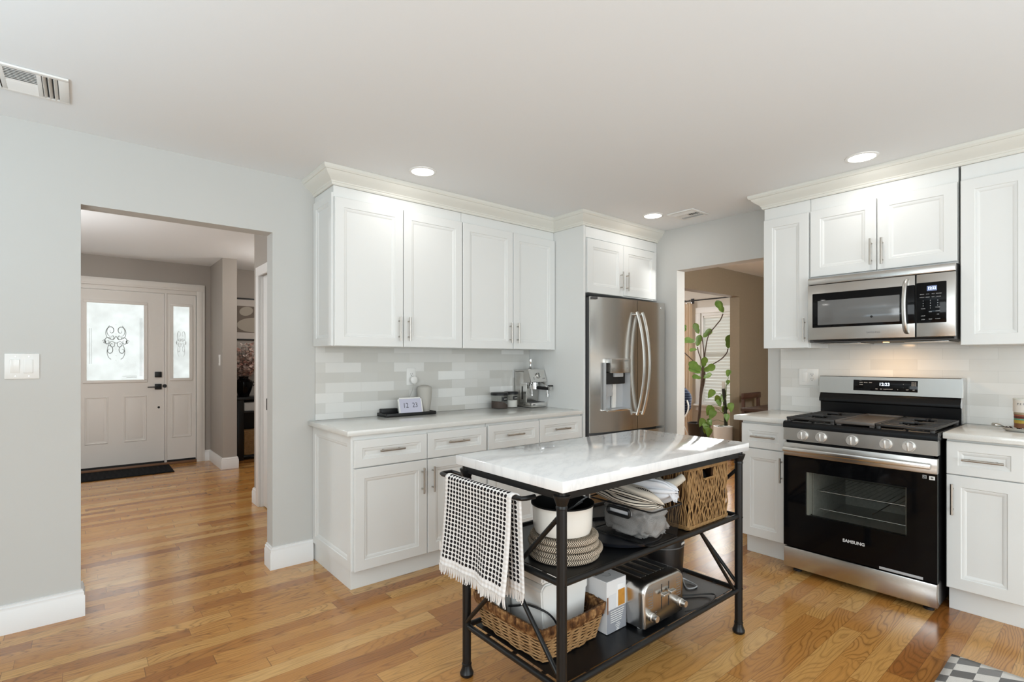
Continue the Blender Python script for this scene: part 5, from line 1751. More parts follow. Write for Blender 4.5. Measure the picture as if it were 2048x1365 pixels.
b = MB(); b.tube(bez([(OX + 0.006, OY - 0.03, OZ - 0.05), (OX - 0.005, OY - 0.03, OZ - 0.10), (OX - 0.03, OY - 0.028, OZ - 0.16), (OX - 0.045, OY - 0.03, OZ - 0.205), (1.79, 3.345, CT + 0.045), (1.788, 3.335, CT + 0.04)], 30), 0.0018, 6)
b.build('cord', plain('cord_grey', (0.40, 0.39, 0.36), 0.6), CG)

# espresso machine
E_ = thing('espresso_machine', 'stainless espresso machine with black portafilter in the counter corner', 'coffee machine', (2.91, 3.26, CT))
ex0, ex1, ey0 = 2.818, 2.990, 3.150
b = MB()
b.box(ex0 + 0.006, ex1 - 0.004, 3.255, 3.375, CT + 0.004, CT + 0.295, 0.006)
b.prism([(3.255, CT + 0.205), (3.255, CT + 0.305), (3.200, CT + 0.305), (3.170, CT + 0.205)], ex0 + 0.006, ex1 - 0.004, 'X')
b.box(ex0 + 0.004, ex1 - 0.002, 3.195, 3.375, CT + 0.295, CT + 0.308, 0.004)
b.build('housing', M['steel'], E_)
b = MB(); b.prism([(3.196, CT + 0.312), (3.158, CT + 0.208), (3.152, CT + 0.212), (3.190, CT + 0.315)], ex0, ex1, 'X')
b.build('control_face', M['steelbright'], E_)
ang = math.atan2(0.038, 0.104)
ME = Matrix.Translation((2.905, 3.171, CT + 0.262)) @ Matrix.Rotation(-ang, 4, 'X')
b = MB(ME); b.lathe([(0, 0.016), (0.019, 0.016), (0.022, 0.013), (0.0225, 0.0)], (0.0, 0, 0), 26, 'Y'); kb = b.build('dial', M['alu'], E_)
b = MB(ME); b.box(-0.003, 0.003, -0.021, -0.014, -0.019, 0.019, 0.001); b.lathe([(0.0232, 0.003), (0.0245, 0.002), (0.0245, 0)], (0, 0, 0), 26, 'Y'); b.build('dial_mark', M['glyphdark'], E_)
b = MB(ME)
for u, v in ((-0.052, -0.018), (-0.052, -0.030)): b.lathe([(0, 0.002), (0.0035, 0.002), (0.004, 0)], (u, 0, v), 10, 'Y')
b.box(0.045, 0.072, -0.0012, 0.001, -0.028, -0.021)
b.build('indicator_marks', M['glyphdark'], E_)
b = MB(); b.box(ex0, ex1 - 0.002, ey0, 3.26, CT + 0.002, CT + 0.040, 0.005); b.build('drip_tray', M['steelbright'], E_)
b = MB(); b.box(ex0 + 0.012, ex0 + 0.040, ey0 - 0.001, ey0 + 0.002, CT + 0.018, CT + 0.030, 0.0005); b.build('badge', M['glyphdark'], E_)
b = MB()
for i in range(12): b.box(ex0 + 0.012, ex1 - 0.014, ey0 + 0.014 + i * 0.0085, ey0 + 0.018 + i * 0.0085, CT + 0.040, CT + 0.0425)
b.build('drip_grid', M['darkgrey'], E_)
b = MB(); b.box(ex0 + 0.001, ex0 + 0.007, 3.215, 3.300, CT + 0.040, CT + 0.190, 0.002); b.build('side_plate', M['alu'], E_)
b = MB(); b.box(ex0 - 0.0005, ex0 + 0.002, 3.262, 3.276, CT + 0.065, CT + 0.172, 0.001); b.build('water_window', M['slot'], E_)
b = MB(); b.cyl((2.905, 3.215, CT + 0.155), (2.905, 3.215, CT + 0.207), 0.034, seg=28); b.cyl((2.905, 3.215, CT + 0.150), (2.905, 3.215, CT + 0.175), 0.039, seg=28); b.build('group_head', M['chrome'], E_)
b = MB(); b.tube([(2.905, 3.18, CT + 0.162), (2.915, 3.12, CT + 0.160), (2.93, 3.06, CT + 0.156)], [0.013, 0.0135, 0.012], 12)
pf = b.build('portafilter', M['blackplastic'], E_)
b = MB(); b.tube([(2.93, 3.062, CT + 0.156), (2.934, 3.045, CT + 0.155)], 0.0135, 12); b.build('handle_cap', M['chrome'], pf)
b = MB(); b.tube(bez([(2.846, 3.215, CT + 0.205), (2.846, 3.19, CT + 0.190), (2.842, 3.175, CT + 0.15), (2.838, 3.168, CT + 0.105)], 14), 0.0045, 8); b.lathe([(0.0, 0.0), (0.007, 0.0), (0.008, 0.012), (0.005, 0.02)], (2.838, 3.168, CT + 0.095), 12); b.build('steam_wand', M['chrome'], E_)
b = MB(); b.tube(bez([(2.972, 3.20, CT + 0.205), (2.978, 3.16, CT + 0.185), (2.982, 3.14, CT + 0.15), (2.982, 3.135, CT + 0.095)], 14), [0.006] * 13, 8); b.cyl((2.982, 3.135, CT + 0.085), (2.982, 3.135, CT + 0.11), 0.009, seg=12); b.build('hot_water_spout', M['chrome'], E_)
b = MB(); b.box(2.955, 2.992, 3.075, 3.11, CT + 0.172, CT + 0.184, 0.005); b.build('lever_pad', M['blackplastic'], E_)
TM = MB(); TM.lathe([(0, CT + 0.308), (0.027, CT + 0.308), (0.028, CT + 0.318), (0.012, CT + 0.328), (0.007, CT + 0.340), (0.010, CT + 0.362), (0.016, CT + 0.390), (0.014, CT + 0.400), (0, CT + 0.402)], (2.885, 3.24, 0), 26)
tag(TM.build('coffee_tamper', M['chrome']), 'chrome coffee tamper standing on top of the espresso machine', 'tamper')

# canisters
M['clear'] = None
g = G('clear_canister', 0.05, spec=0.5)
tr = g.t.nodes.new('ShaderNodeBsdfTransparent'); tr.inputs[0].default_value = (0.97, 0.97, 0.96, 1)
mxs = g.t.nodes.new('ShaderNodeMixShader'); mxs.inputs[0].default_value = 0.05
g.set('Base Color', (0.55, 0.55, 0.53))
g.t.links.new(tr.outputs[0], mxs.inputs[1]); g.t.links.new(g.b.outputs[0], mxs.inputs[2])
g.t.links.new(mxs.outputs[0], g.t.nodes['Material Output'].inputs[0])
M['clear'] = g.m
M['coffee'] = plain('ground_coffee', (0.050, 0.026, 0.017), 0.9, spec=0.1, var=0.4, vscale=120)
M['sugar'] = plain('white_sugar', (0.80, 0.79, 0.76), 0.8, spec=0.1)


def canister(label, cx, cy, r, h, fill, fh, slope, lid_label):
    t = thing('canister', label, 'canister', (cx, cy, CT), group='clear canisters beside the espresso machine')
    b = MB(); b.lathe([(0, CT + 0.002), (r - 0.004, CT + 0.002), (r, CT + 0.006), (r, CT + h), (r - 0.002, CT + h), (r - 0.002, CT + 0.006), (0, CT + 0.004)], (cx, cy, 0), 40)
    b.build('jar_wall', M['clear'], t)
    b = MB(); b.lathe([(0, CT + h - 0.004), (r + 0.004, CT + h - 0.004), (r + 0.005, CT + h + 0.012), (r - 0.001, CT + h + 0.017), (0, CT + h + 0.017)], (cx, cy, 0), 40)
    b.build('lid', M['blackplastic'], t)

    def top(a, k):
        t_ = a * 2 * PI
        rr_ = (r - 0.004)
        lev = [(0.0, 0), (1.0, 0), (1.0, 1), (0.6, 1), (0.3, 1), (0.0, 1)][int(round(k * 5))]
        x, y = rr_ * lev[0] * math.cos(t_), rr_ * lev[0] * math.sin(t_)
        z = 0.006 if lev[1] == 0 else fh - slope * x / r + 0.012 * math.exp(-((x + 0.4 * r) ** 2) / (0.3 * r * r)) * (1 if slope else 0)
        return (cx + x, cy + y, CT + z)
    b = MB(); b.grid(top, 40, 5, cu=True); b.build('contents', fill, t)
    b = MB(Matrix.Translation((cx, cy, 0)) @ Matrix.Rotation(lid_label, 4, 'Z'))
    nn = 6
    for i in range(nn):
        a0, a1 = -0.42 + 0.84 * i / nn, -0.42 + 0.84 * (i + 1) / nn
        p = lambda a, rr_: (rr_ * math.sin(a), -rr_ * math.cos(a))
        b.prism([p(a0, r + 0.0004), p(a1, r + 0.0004), p(a1, r + 0.0018), p(a0, r + 0.0018)], CT + h - 0.046, CT + h - 0.018, 'Z')
    lb = b.build('label', M['blackplastic'], t)
    b = MB(Matrix.Translation((cx, cy, 0)) @ Matrix.Rotation(lid_label, 4, 'Z')); b.box(-0.010, 0.018, -r - 0.0022, -r - 0.001, CT + h - 0.034, CT + h - 0.030)
    b.build('label_text', M['whiteplastic'], lb)
    return t


canister('clear round canister of dark ground coffee with black lid, left of the pair', 2.590, 3.285, 0.068, 0.112, M['coffee'], 0.042, 0.014, 0.02)
canister('clear round canister of white sugar with black lid, nearest the espresso machine', 2.722, 3.300, 0.056, 0.113, M['sugar'], 0.062, 0.0, 0.02)

# ================================================================== things on the range-side counter
RT = 0.9215
PT = thing('spoon_tray', 'small pewter tray of dark peppercorns with curled handle on the right counter', 'tray', (3.75, 0.375, RT))
b = MB(); b.lathe([(0, RT + 0.001), (0.072, RT + 0.001), (0.086, RT + 0.012), (0.090, RT + 0.018), (0.086, RT + 0.018), (0.070, RT + 0.008), (0, RT + 0.007)], (3.745, 0.372, 0), 40); b.build('dish', M['alu'], PT)
b = MB(); b.tube(bez([(3.752, 0.445, RT + 0.016), (3.757, 0.468, RT + 0.028), (3.760, 0.487, RT + 0.030), (3.764, 0.494, RT + 0.024), (3.772, 0.488, RT + 0.018), (3.772, 0.462, RT + 0.017)], 24), 0.0042, 8, flat=1.8); b.build('curled_handle', M['alu'], PT)
b = MB()
rp = random.Random(5)
for i in range(70):
    a, q = rp.uniform(0, 6.28), 0.074 * math.sqrt(rp.random())
    b.lathe([(0, -0.0045), (0.004, 0), (0, 0.0045)], (3.745 + q * math.cos(a), 0.372 + q * math.sin(a), RT + 0.012 + rp.uniform(0, 0.003)), 7)
o = b.build('peppercorns', plain('peppercorn_brown', (0.035, 0.014, 0.010), 0.6), PT); o['kind'] = 'stuff'
SJ = thing('spice_tin', 'small colourful spice tin standing on the pewter tray', 'tin', (3.748, 0.368, RT + 0.018))
b = MB(); b.lathe([(0, RT + 0.018), (0.044, RT + 0.018), (0.044, RT + 0.088), (0, RT + 0.088)], (3.748, 0.368, 0), 40); b.build('tin_body', plain('tin_brown', (0.20, 0.085, 0.04), 0.4), SJ)
for z0, z1, c in ((0.024, 0.040, (0.42, 0.30, 0.05)), (0.041, 0.048, (0.10, 0.32, 0.22)), (0.050, 0.060, (0.10, 0.02, 0.015)), (0.062, 0.069, (0.34, 0.10, 0.05))):
    b = MB(); b.lathe([(0.0443, RT + 0.018 + z0), (0.0448, RT + 0.018 + z0), (0.0448, RT + 0.018 + z1), (0.0443, RT + 0.018 + z1)], (3.748, 0.368, 0), 40); b.build('label_band', plain('tin_band', c, 0.4, var=0.4, vscale=90), SJ)
b = MB(); b.lathe([(0.0455, RT + 0.086), (0.0465, RT + 0.092), (0.044, RT + 0.098), (0, RT + 0.098)], (3.748, 0.368, 0), 40); b.build('tin_lid', plain('tin_lid_brass', (0.42, 0.35, 0.24), 0.35, 0.7), SJ)
PC = thing('pepper_canister', 'white ceramic canister lettered PEPPER stacked on the spice tin', 'canister', (3.748, 0.370, RT + 0.098))
b = MB(); b.lathe([(0, RT + 0.0985), (0.0455, RT + 0.0985), (0.0465, RT + 0.102), (0.0460, RT + 0.160), (0, RT + 0.160)], (3.748, 0.370, 0), 40); b.build('canister_body', plain('canister_cream', (0.72, 0.68, 0.62), 0.4), PC)
b = MB(); b.lathe([(0.0465, RT + 0.160), (0.0472, RT + 0.168), (0.045, RT + 0.170), (0, RT + 0.170)], (3.748, 0.370, 0), 40); b.build('lid', plain('canister_lid', (0.70, 0.70, 0.64), 0.4), PC)
for i, ch in enumerate('PEPPER'):
    a = -0.62 + i * 0.26
    # letters wrap around the body; angle measured from the -X facing front
    Mx = Matrix.Translation((3.748, 0.370, RT + 0.141)) @ Matrix.Rotation(-PI / 2 + a + 0.10, 4, 'Z') @ Matrix.Translation((0, -0.0468, 0)) @ Matrix.Rotation(PI / 2, 4, 'X')
    text_mesh(ch, 0.0145, Mx, 'lettering', M['glyphdark'], PC)

OY2, OZ2 = 1.488, 1.170
O = thing('switch_outlet_plate', 'white double plate with switch and outlet on the tiles left of the range', 'outlet', (WX - 0.013, OY2, OZ2), -PI / 2)
px = WX - 0.013
b = MB(RIGHT); b.box(-OY2 - 0.0635, -OY2 + 0.0635, px - 0.005, px, OZ2 - 0.060, OZ2 + 0.060, 0.0025); b.build('cover_plate', M['whiteplastic'], O)
b = MB(RIGHT); b.box(-OY2 - 0.040, -OY2 - 0.008, px - 0.008, px - 0.003, OZ2 - 0.034, OZ2 + 0.034, 0.001); b.build('rocker', M['whitegloss'], O)
b = MB(RIGHT); b.box(-OY2 + 0.008, -OY2 + 0.040, px - 0.0075, px - 0.003, OZ2 - 0.034, OZ2 + 0.034, 0.001); b.build('receptacle', M['whiteplastic'], O)
b = MB(RIGHT)
for z in (0.017, -0.016): outlet_holes(b, -OY2 + 0.024, OZ2 + z, px - 0.0082)
b.build('slots', M['slot'], O)

SWX, SWZ = -0.223, 1.260
S_ = thing('light_switch', 'white double rocker switch plate on the grey wall left of the hall opening', 'switch', (SWX, WY, SWZ))
b = MB(); b.box(SWX - 0.0615, SWX + 0.0615, WY - 0.006, WY, SWZ - 0.061, SWZ + 0.061, 0.003); b.build('cover_plate', M['whiteplastic'], S_)
for s, tl_ in ((-1, 0.10), (1, -0.02)):
    Mr = Matrix.Translation((SWX + s * 0.0235 - 0.002, WY - 0.006, SWZ)) @ Matrix.Rotation(tl_, 4, 'X')
    b = MB(Mr); b.box(-0.0165, 0.0165, -0.004, 0.004, -0.0325, 0.0325, 0.0015); b.build('rocker', M['whitegloss'] if s < 0 else M['whiteplastic'], S_)
b = MB()
for s in (-1, 1):
    for z in (-0.047, 0.047): b.cyl((SWX + s * 0.0235, WY - 0.0068, SWZ + z), (SWX + s * 0.0235, WY - 0.005, SWZ + z), 0.0025, seg=8)
b.build('screws', M['alu'], S_)

# ================================================================== ceiling lights and vents
M['lamp'] = emit('downlight_lens', (1.0, 0.985, 0.96), 9.0)


def downlight(label, x, y, power=1.3, r=0.066):
    t = thing('recessed_light', label, 'ceiling light', (x, y, CH), group='recessed ceiling lights')
    b = MB(); b.lathe([(r + 0.016, CH), (r + 0.015, CH - 0.004), (r + 0.002, CH - 0.006), (r, CH - 0.004), (r, CH)], (x, y, 0), 40, caps=False); b.build('trim_ring', M['whitegloss'], t)
    b = MB(); b.lathe([(0, CH - 0.0035), (r + 0.001, CH - 0.0035), (r + 0.001, CH - 0.002), (0, CH - 0.002)], (x, y, 0), 40); b.build('lens', M['lamp'], t)
    d = bpy.data.lights.new('recessed_lamp', 'AREA'); d.shape = 'DISK'; d.size = 2 * r; d.energy = power; d.color = (1.0, 0.97, 0.93)
    o = bpy.data.objects.new('recessed_lamp', d); o.location = (x, y, CH - 0.008); COL.objects.link(o)


downlight('round recessed ceiling light over the coffee counter', 1.594, 2.776)
downlight('round recessed ceiling light in front of the cabinet above the microwave', 3.395, 0.995)
downlight('round recessed ceiling light near the refrigerator, beside the small vent', 3.489, 2.456)
for x, y in ((1.594, -0.8), (3.395, -0.8), (-0.5, 1.0), (1.0, -2.2)):          # the rest of the room's downlights, behind the camera
    d = bpy.data.lights.new('recessed_lamp', 'AREA'); d.shape = 'DISK'; d.size = 0.13; d.energy = 1.2; d.color = (1.0, 0.97, 0.93)
    o = bpy.data.objects.new('recessed_lamp', d); o.location = (x, y, CH - 0.008); COL.objects.link(o)
d = bpy.data.lights.new('hall_fill', 'POINT'); d.shadow_soft_size = 0.12; d.energy = 52; d.color = (0.93, 0.97, 1.0)  # added fill, out of view, lifts the dark hall
o = bpy.data.objects.new('hall_fill', d); o.location = (-0.75, 5.3, 1.7); COL.objects.link(o)
d = bpy.data.lights.new('alcove_fill', 'POINT'); d.shadow_soft_size = 0.12; d.energy = 20; d.color = (1.0, 0.95, 0.9)  # added unseen fill that brightens the alcove and its print
o = bpy.data.objects.new('alcove_fill', d); o.location = (2.1, 6.2, 2.1); COL.objects.link(o)
d = bpy.data.lights.new('dining_fill', 'POINT'); d.shadow_soft_size = 0.12; d.energy = 130; d.color = (0.97, 0.98, 0.97)  # added fill without a fixture, brightens the brown dining walls
o = bpy.data.objects.new('dining_fill', d); o.location = (4.5, 0.6, 2.0); COL.objects.link(o)
d = bpy.data.lights.new('front_room_fill', 'POINT'); d.shadow_soft_size = 0.15; d.energy = 58; d.color = (0.97, 0.97, 0.97)  # unseen fill added to brighten the front room and curtain
o = bpy.data.objects.new('front_room_fill', d); o.location = (5.6, 5.6, 1.9); COL.objects.link(o)


def vent(label, x0, x1, y0, y1, groups):
    t = thing('ceiling_vent', label, 'vent', ((x0 + x1) / 2, (y0 + y1) / 2, CH))
    b = MB()
    fr_ = 0.022
    cells = groups
    # plate with louvre openings: strips between the cells
    b.box(x0, x1, y0, y0 + fr_, CH - 0.010, CH - 0.001, 0.002); b.box(x0, x1, y1 - fr_, y1, CH - 0.010, CH - 0.001, 0.002)
    xs = [x0] + [q for c in cells for q in (c[0], c[1])] + [x1]
    for i in range(0, len(xs), 2): b.box(xs[i], xs[i + 1], y0 + fr_, y1 - fr_, CH - 0.010, CH - 0.001, 0.001)
    b.build('frame', M['whiteplastic'], t)
    b = MB(); b.box(x0 + 0.01, x1 - 0.01, y0 + 0.01, y1 - 0.01, CH - 0.0035, CH - 0.0015); b.build('duct', M['slot'], t)
    for c in cells:
        if c[2] == 'x':
            n = c[3]
            w = (y1 - y0 - 2 * fr_) / n
            for i in range(n):
                yy = y0 + fr_ + w * (i + 0.5)
                b = MB(Matrix.Translation((0, yy, CH - 0.007)) @ Matrix.Rotation(0.75 if i < n / 2 else -0.75, 4, 'X')); b.box(c[0], c[1], -w * 0.42, w * 0.42, -0.0008, 0.0008); b.build('louvre', M['whiteplastic'], t)
        else:
            n = c[3]
            w = (c[1] - c[0]) / n
            for i in range(n):
                xx = c[0] + w * (i + 0.5)
                b = MB(Matrix.Translation((xx, 0, CH - 0.007)) @ Matrix.Rotation(c[4], 4, 'Y')); b.box(-w * 0.42, w * 0.42, y0 + fr_, y1 - fr_, -0.0008, 0.0008); b.build('louvre', M['whiteplastic'], t)


vent('white rectangular ceiling vent at the left near the hall opening', -0.36, -0.045, 2.788, 3.050, [(-0.335, -0.258, 'y', 4, 0.7), (-0.242, -0.145, 'x', 14), (-0.130, -0.078, 'y', 3, -0.7)])
vent('small white ceiling vent near the doorway beside a recessed light', 3.540, 3.775, 2.140, 2.365, [(3.565, 3.620, 'y', 3, 0.7), (3.635, 3.690, 'x', 10), (3.703, 3.750, 'y', 3, -0.7)])

# ================================================================== rug in front of the sink side
g = G('checked_rug', 0.95, spec=0.1)
x, y, z = g.sep(g.co())
s = 0.064
r_ = g.mt('FLOOR', g.mt('DIVIDE', y, s * 1.05))
c_ = g.mt('FLOOR', g.mt('DIVIDE', g.mt('ADD', x, g.mt('MULTIPLY', y, 0.55)), s))
ch = g.mt('MODULO', g.mt('ABSOLUTE', g.mt('ADD', r_, c_)), 2.0)
rv = g.n('ShaderNodeTexWhiteNoise', props={'noise_dimensions': '3D'}, Vector=g.xyz(r_, c_, 0.3))
nz = g.noise(g.co(), 220.0, 2)
grey = g.mix(rv, (0.13, 0.125, 0.12), (0.33, 0.32, 0.31))
g.set('Base Color', g.mix(g.mt('GREATER_THAN', ch, 0.5), g.mix(nz, (0.60, 0.57, 0.53), (0.74, 0.71, 0.67)), grey))
g.bump(nz, 0.4, 0.004)
b = MB()
b.grid(lambda u, v: (2.20 + 0.695 * u, 0.512 - 1.4 * v, 0.009 + 0.0015 * math.sin(u * 7 + v * 5)), 24, 40)
o = b.build('rug', g.m, label='cream and grey checked rug at the lower right corner of the floor', cat='rug', sharp=180)
sm = o.modifiers.new('thickness', 'SOLIDIFY'); sm.thickness = 0.008; sm.offset = -1

# ================================================================== hall furnishings
b = MB(); b.box(-0.55, 0.815, 7.09, 7.60, 0.001, 0.012, 0.003)
for i in range(26): b.box(-0.52 + i * 0.051, -0.49 + i * 0.051, 7.12, 7.57, 0.011, 0.0135)
tag(b.build('door_mat', plain('mat_black', (0.010, 0.010, 0.011), 0.9, spec=0.15)), 'black ribbed doormat on the floor before the front door', 'doormat')
SY, SZ = 7.05, 1.292
t = thing('light_switch', 'small white switch plate on the narrow hall wall beside the front door', 'switch', (1.271, SY, SZ))
b = MB(); b.box(1.265, 1.271, SY - 0.045, SY + 0.045, SZ - 0.065, SZ + 0.065, 0.002); b.build('cover_plate', M['whiteplastic'], t)
b = MB(); b.box(1.262, 1.267, SY - 0.018, SY + 0.018, SZ - 0.036, SZ + 0.036, 0.001); b.build('rocker', M['whitegloss'], t)

CZ = 0.815
K = thing('console_table', 'black open console table against the far hall wall', 'console', (2.0, 7.46, 0.0))
b = MB(); b.box(1.50, 2.50, 7.32, HY - 0.02, CZ - 0.035, CZ, 0.004); b.build('top', M['blackmetal'], K)
for x in (1.52, 2.44):
    b = MB(); b.box(x, x + 0.075, 7.33, HY - 0.03, 0.0, CZ - 0.035, 0.003); b.build('side_panel', M['blackmetal'], K)
b = MB(); b.box(1.59, 2.44, 7.34, HY - 0.03, 0.036, 0.060, 0.002); b.box(1.59, 2.44, 7.34, HY - 0.03, 0.61, 0.63, 0.002); b.build('shelf', M['blackmetal'], K)
b = MB(); b.box(1.59, 2.44, HY - 0.04, HY - 0.03, 0.06, 0.78); b.build('back_panel', M['blackmetal'], K)
b = MB(); b.box(1.606, 1.95, 7.36, 7.56, 0.632, 0.745, 0.006)
tag(b.build('storage_box', plain('box_pale_grey', (0.50, 0.50, 0.49), 0.7)), 'pale grey storage box on the upper shelf of the black console', 'box')
b = MB()
b.box(1.612, 1.98, 7.37, 7.58, 0.062, 0.375)
rz = random.Random(4)
for i in range(22):
    z = 0.07 + i * 0.0142
    b.tube([(1.606 + 0.375 * q / 30, 7.362 + 0.004 * math.sin(q * 1.5 + i * PI), z + 0.002 * math.sin(q + i)) for q in range(31)], 0.0065, 5)
tag(b.build('woven_basket', M['wicker']), 'golden woven basket on the bottom shelf of the black console', 'basket')
V = thing('flower_vase', 'glossy black urn vase of pink blossoms on the black console', 'vase', (1.625, 7.45, CZ))
VX, VY = 1.622, 7.46
b = MB(); b.lathe([(0, CZ + 0.001), (0.062, CZ + 0.001), (0.066, CZ + 0.02), (0.092, CZ + 0.09), (0.112, CZ + 0.16), (0.108, CZ + 0.195), (0.080, CZ + 0.222), (0.056, CZ + 0.232), (0.054, CZ + 0.246), (0.062, CZ + 0.262), (0.052, CZ + 0.264), (0.046, CZ + 0.24), (0, CZ + 0.235)], (VX, VY, 0), 40)
b.build('urn', M['blackgloss'], V)
for s in (-1, 1):
    b = MB(); b.tube([(VX + s * (0.108 + 0.022 * math.sin(PI * i / 10)), VY - 0.02, CZ + 0.195 - 0.055 * i / 10) for i in range(11)], 0.006, 8); b.build('handle', M['blackgloss'], V)
rf = random.Random(21)
pink = [plain('blossom_blush', (0.78, 0.53, 0.47), 0.8, spec=0.2), plain('blossom_pale', (0.85, 0.72, 0.66), 0.8, spec=0.2)]
bl = [MB(), MB()]
st = MB()
tips = []
for i in range(44):
    a = rf.uniform(0, 6.28); sp_ = rf.uniform(0.03, 0.20)
    tip = Vector((VX + sp_ * math.cos(a) + 0.03, VY + 0.6 * sp_ * math.sin(a) - 0.01, CZ + 0.30 + rf.uniform(0.02, 0.40) * (1 - 0.8 * sp_)))
    pts = bez([(VX + rf.uniform(-.02, .02), VY, CZ + 0.23), (VX + 0.4 * (tip.x - VX), VY + 0.4 * (tip.y - VY), CZ + 0.32), tip], 10)
    st.tube(pts, 0.0022, 5)
    for k in range(8):
        p = pts[min(len(pts) - 1, 3 + k)] + Vector((rf.uniform(-.03, .03), rf.uniform(-.03, .03), rf.uniform(-.02, .035)))
        if p.z < CZ + 0.255: continue
        m_ = bl[rf.random() < 0.5]
        for q in range(5):
            t0 = rf.uniform(0, 6.28); e = rf.uniform(-0.3, 0.9)
            d = Vector((math.cos(t0) * math.cos(e), math.sin(t0) * math.cos(e), math.sin(e)))
            w = d.cross(Vector((0, 0, 1))).normalized() if abs(d.z) < 0.95 else Vector((1, 0, 0))
            L_ = rf.uniform(0.036, 0.058)
            up = d.cross(w) * 0.004
            m_._new([p, p + d * L_ * 0.55 + w * L_ * 0.42 + up, p + d * L_ + up * 0.2, p + d * L_ * 0.55 - w * L_ * 0.42 + up], [(0, 1, 2, 3)])
st.build('stems', plain('twig_brown', (0.06, 0.035, 0.02), 0.8), V)
for q in range(2): bl[q].build('blossoms', pink[q], V, recalc=False, sharp=180)
lf = MB()
for i in range(16):
    a = rf.uniform(0, 6.28)
    p = Vector((VX - 0.06 + 0.10 * math.cos(a), VY + 0.05 * math.sin(a), CZ + rf.uniform(0.29, 0.50)))
    d = Vector((rf.uniform(-1, 1), rf.uniform(-1, 1), rf.uniform(-.3, .8))).normalized(); w = d.orthogonal().normalized()
    lf._new([p, p + d * 0.022 + w * 0.010, p + d * 0.045, p + d * 0.022 - w * 0.010], [(0, 1, 2, 3)])
lf.build('leaves', plain('dull_leaf', (0.075, 0.085, 0.05), 0.6), V, recalc=False)
A = thing('framed_art', 'framed abstract print of pale ovals above the black console', 'picture', (1.95, HY, 1.56))
b = MB()
ax_0, ax_1, az_0, az_1 = 1.525, 2.30, 1.560, 2.125
for q in ((ax_0, ax_1, az_0, az_0 + 0.020), (ax_0, ax_1, az_1 - 0.020, az_1), (ax_0, ax_0 + 0.02, az_0, az_1), (ax_1 - 0.02, ax_1, az_0, az_1)):
    b.box(q[0], q[1], HY - 0.025, HY - 0.002, q[2], q[3], 0.002)
b.build('frame', M['blackplastic'], A)
b = MB(); b.box(ax_0 + 0.018, ax_1 - 0.018, HY - 0.014, HY - 0.008, az_0 + 0.018, az_1 - 0.018); b.build('mount', plain('mount_cream', (0.55, 0.51, 0.47), 0.8), A)
b = MB(); b.box(1.578, 2.23, HY - 0.0155, HY - 0.0142, 1.663, 2.018); b.build('print', plain('print_taupe', (0.17, 0.14, 0.115), 0.8), A)
b = MB()
for (ox, oz, rx, rzz, sk) in ((1.690, 1.950, 0.082, 0.062, 0.25), (1.800, 1.768, 0.225, 0.100, 0.10)):
    b.prism([(ox + rx * math.cos(a * PI / 24) + sk * rzz * math.sin(a * PI / 24), oz + rzz * math.sin(a * PI / 24)) for a in range(48)], HY - 0.0166, HY - 0.0156, 'Y')
b.build('print_ovals', plain('print_sand', (0.40, 0.36, 0.30), 0.8), A)

# ================================================================== dining room and front room
D_ = thing('dining_table', 'dark wood dining table glimpsed through the right doorway', 'table', (6.0, 2.75, 0.0))
wood = plain('dark_walnut', (0.045, 0.022, 0.014), 0.45, var=0.3, vscale=6)
b = MB(); b.box(5.72, 6.9, 2.15, 2.86, 0.715, 0.752, 0.004); b.build('tabletop', wood, D_)
for x in (5.78, 6.82):
    for y in (2.20, 2.80): MB().box(x - 0.03, x + 0.03, y - 0.03, y + 0.03, 0, 0.715, 0.003).build('leg', wood, D_)
CHR = thing('dining_chair', 'dark wood dining chair pushed in behind the dark dining table', 'chair', (6.65, 3.05, 0.0))
wood2 = plain('chair_mahogany', (0.060, 0.026, 0.016), 0.4)
b = MB(); b.box(6.43, 6.87, 2.84, 3.20, 0.43, 0.46, 0.006); b.build('seat', wood2, CHR)
for x in (6.45, 6.85):
    MB().box(x - 0.018, x + 0.018, 3.17, 3.205, 0, 0.84, 0.004).build('leg', wood2, CHR)
    MB().box(x - 0.018, x + 0.018, 2.85, 2.885, 0, 0.43, 0.004).build('leg', wood2, CHR)
b = MB(); b.box(6.415, 6.885, 3.165, 3.20, 0.80, 0.872, 0.006); b.box(6.45, 6.85, 3.175, 3.195, 0.62, 0.65, 0.003); b.build('backrest', wood2, CHR)

# curtain and rod
RZ_ = 2.234
b = MB(); b.cyl((7.42, 3.50, RZ_), (7.42, 4.62, RZ_), 0.010, seg=12); b.cyl((7.42, 4.615, RZ_), (7.42, 4.645, RZ_), 0.017, seg=12); b.cyl((7.42, 4.53, RZ_), (7.50, 4.53, RZ_), 0.008, seg=8); b.box(7.485, 7.50, 4.505, 4.555, RZ_ - 0.04, RZ_ + 0.04)
tag(b.build('curtain_rod', M['blackplastic']), 'black curtain rod above the front-room window', 'curtain rod')
g = G('sheer_tan_curtain', 0.9, spec=0.1)
g.set('Base Color', (0.90, 0.78, 0.64))
tl2 = g.t.nodes.new('ShaderNodeBsdfTranslucent'); tl2.inputs[0].default_value = (0.92, 0.78, 0.62, 1)
mx2 = g.t.nodes.new('ShaderNodeMixShader'); mx2.inputs[0].default_value = 0.4
g.t.links.new(g.b.outputs[0], mx2.inputs[1]); g.t.links.new(tl2.outputs[0], mx2.inputs[2]); g.t.links.new(mx2.outputs[0], g.t.nodes['Material Output'].inputs[0])
M['curtain'] = g.m
CU = thing('curtain', 'tan curtain panel hanging left of the front-room window', 'curtain', (7.42, 4.60, 0.02))
b = MB()
b.grid(lambda u, v: (7.42 + (0.020 + 0.012 * v) * math.sin(u * 46 + 0.5 * math.sin(v * 5)), 4.495 + (0.33 + 0.05 * v) * u, 2.200 - 2.18 * v), 70, 24)
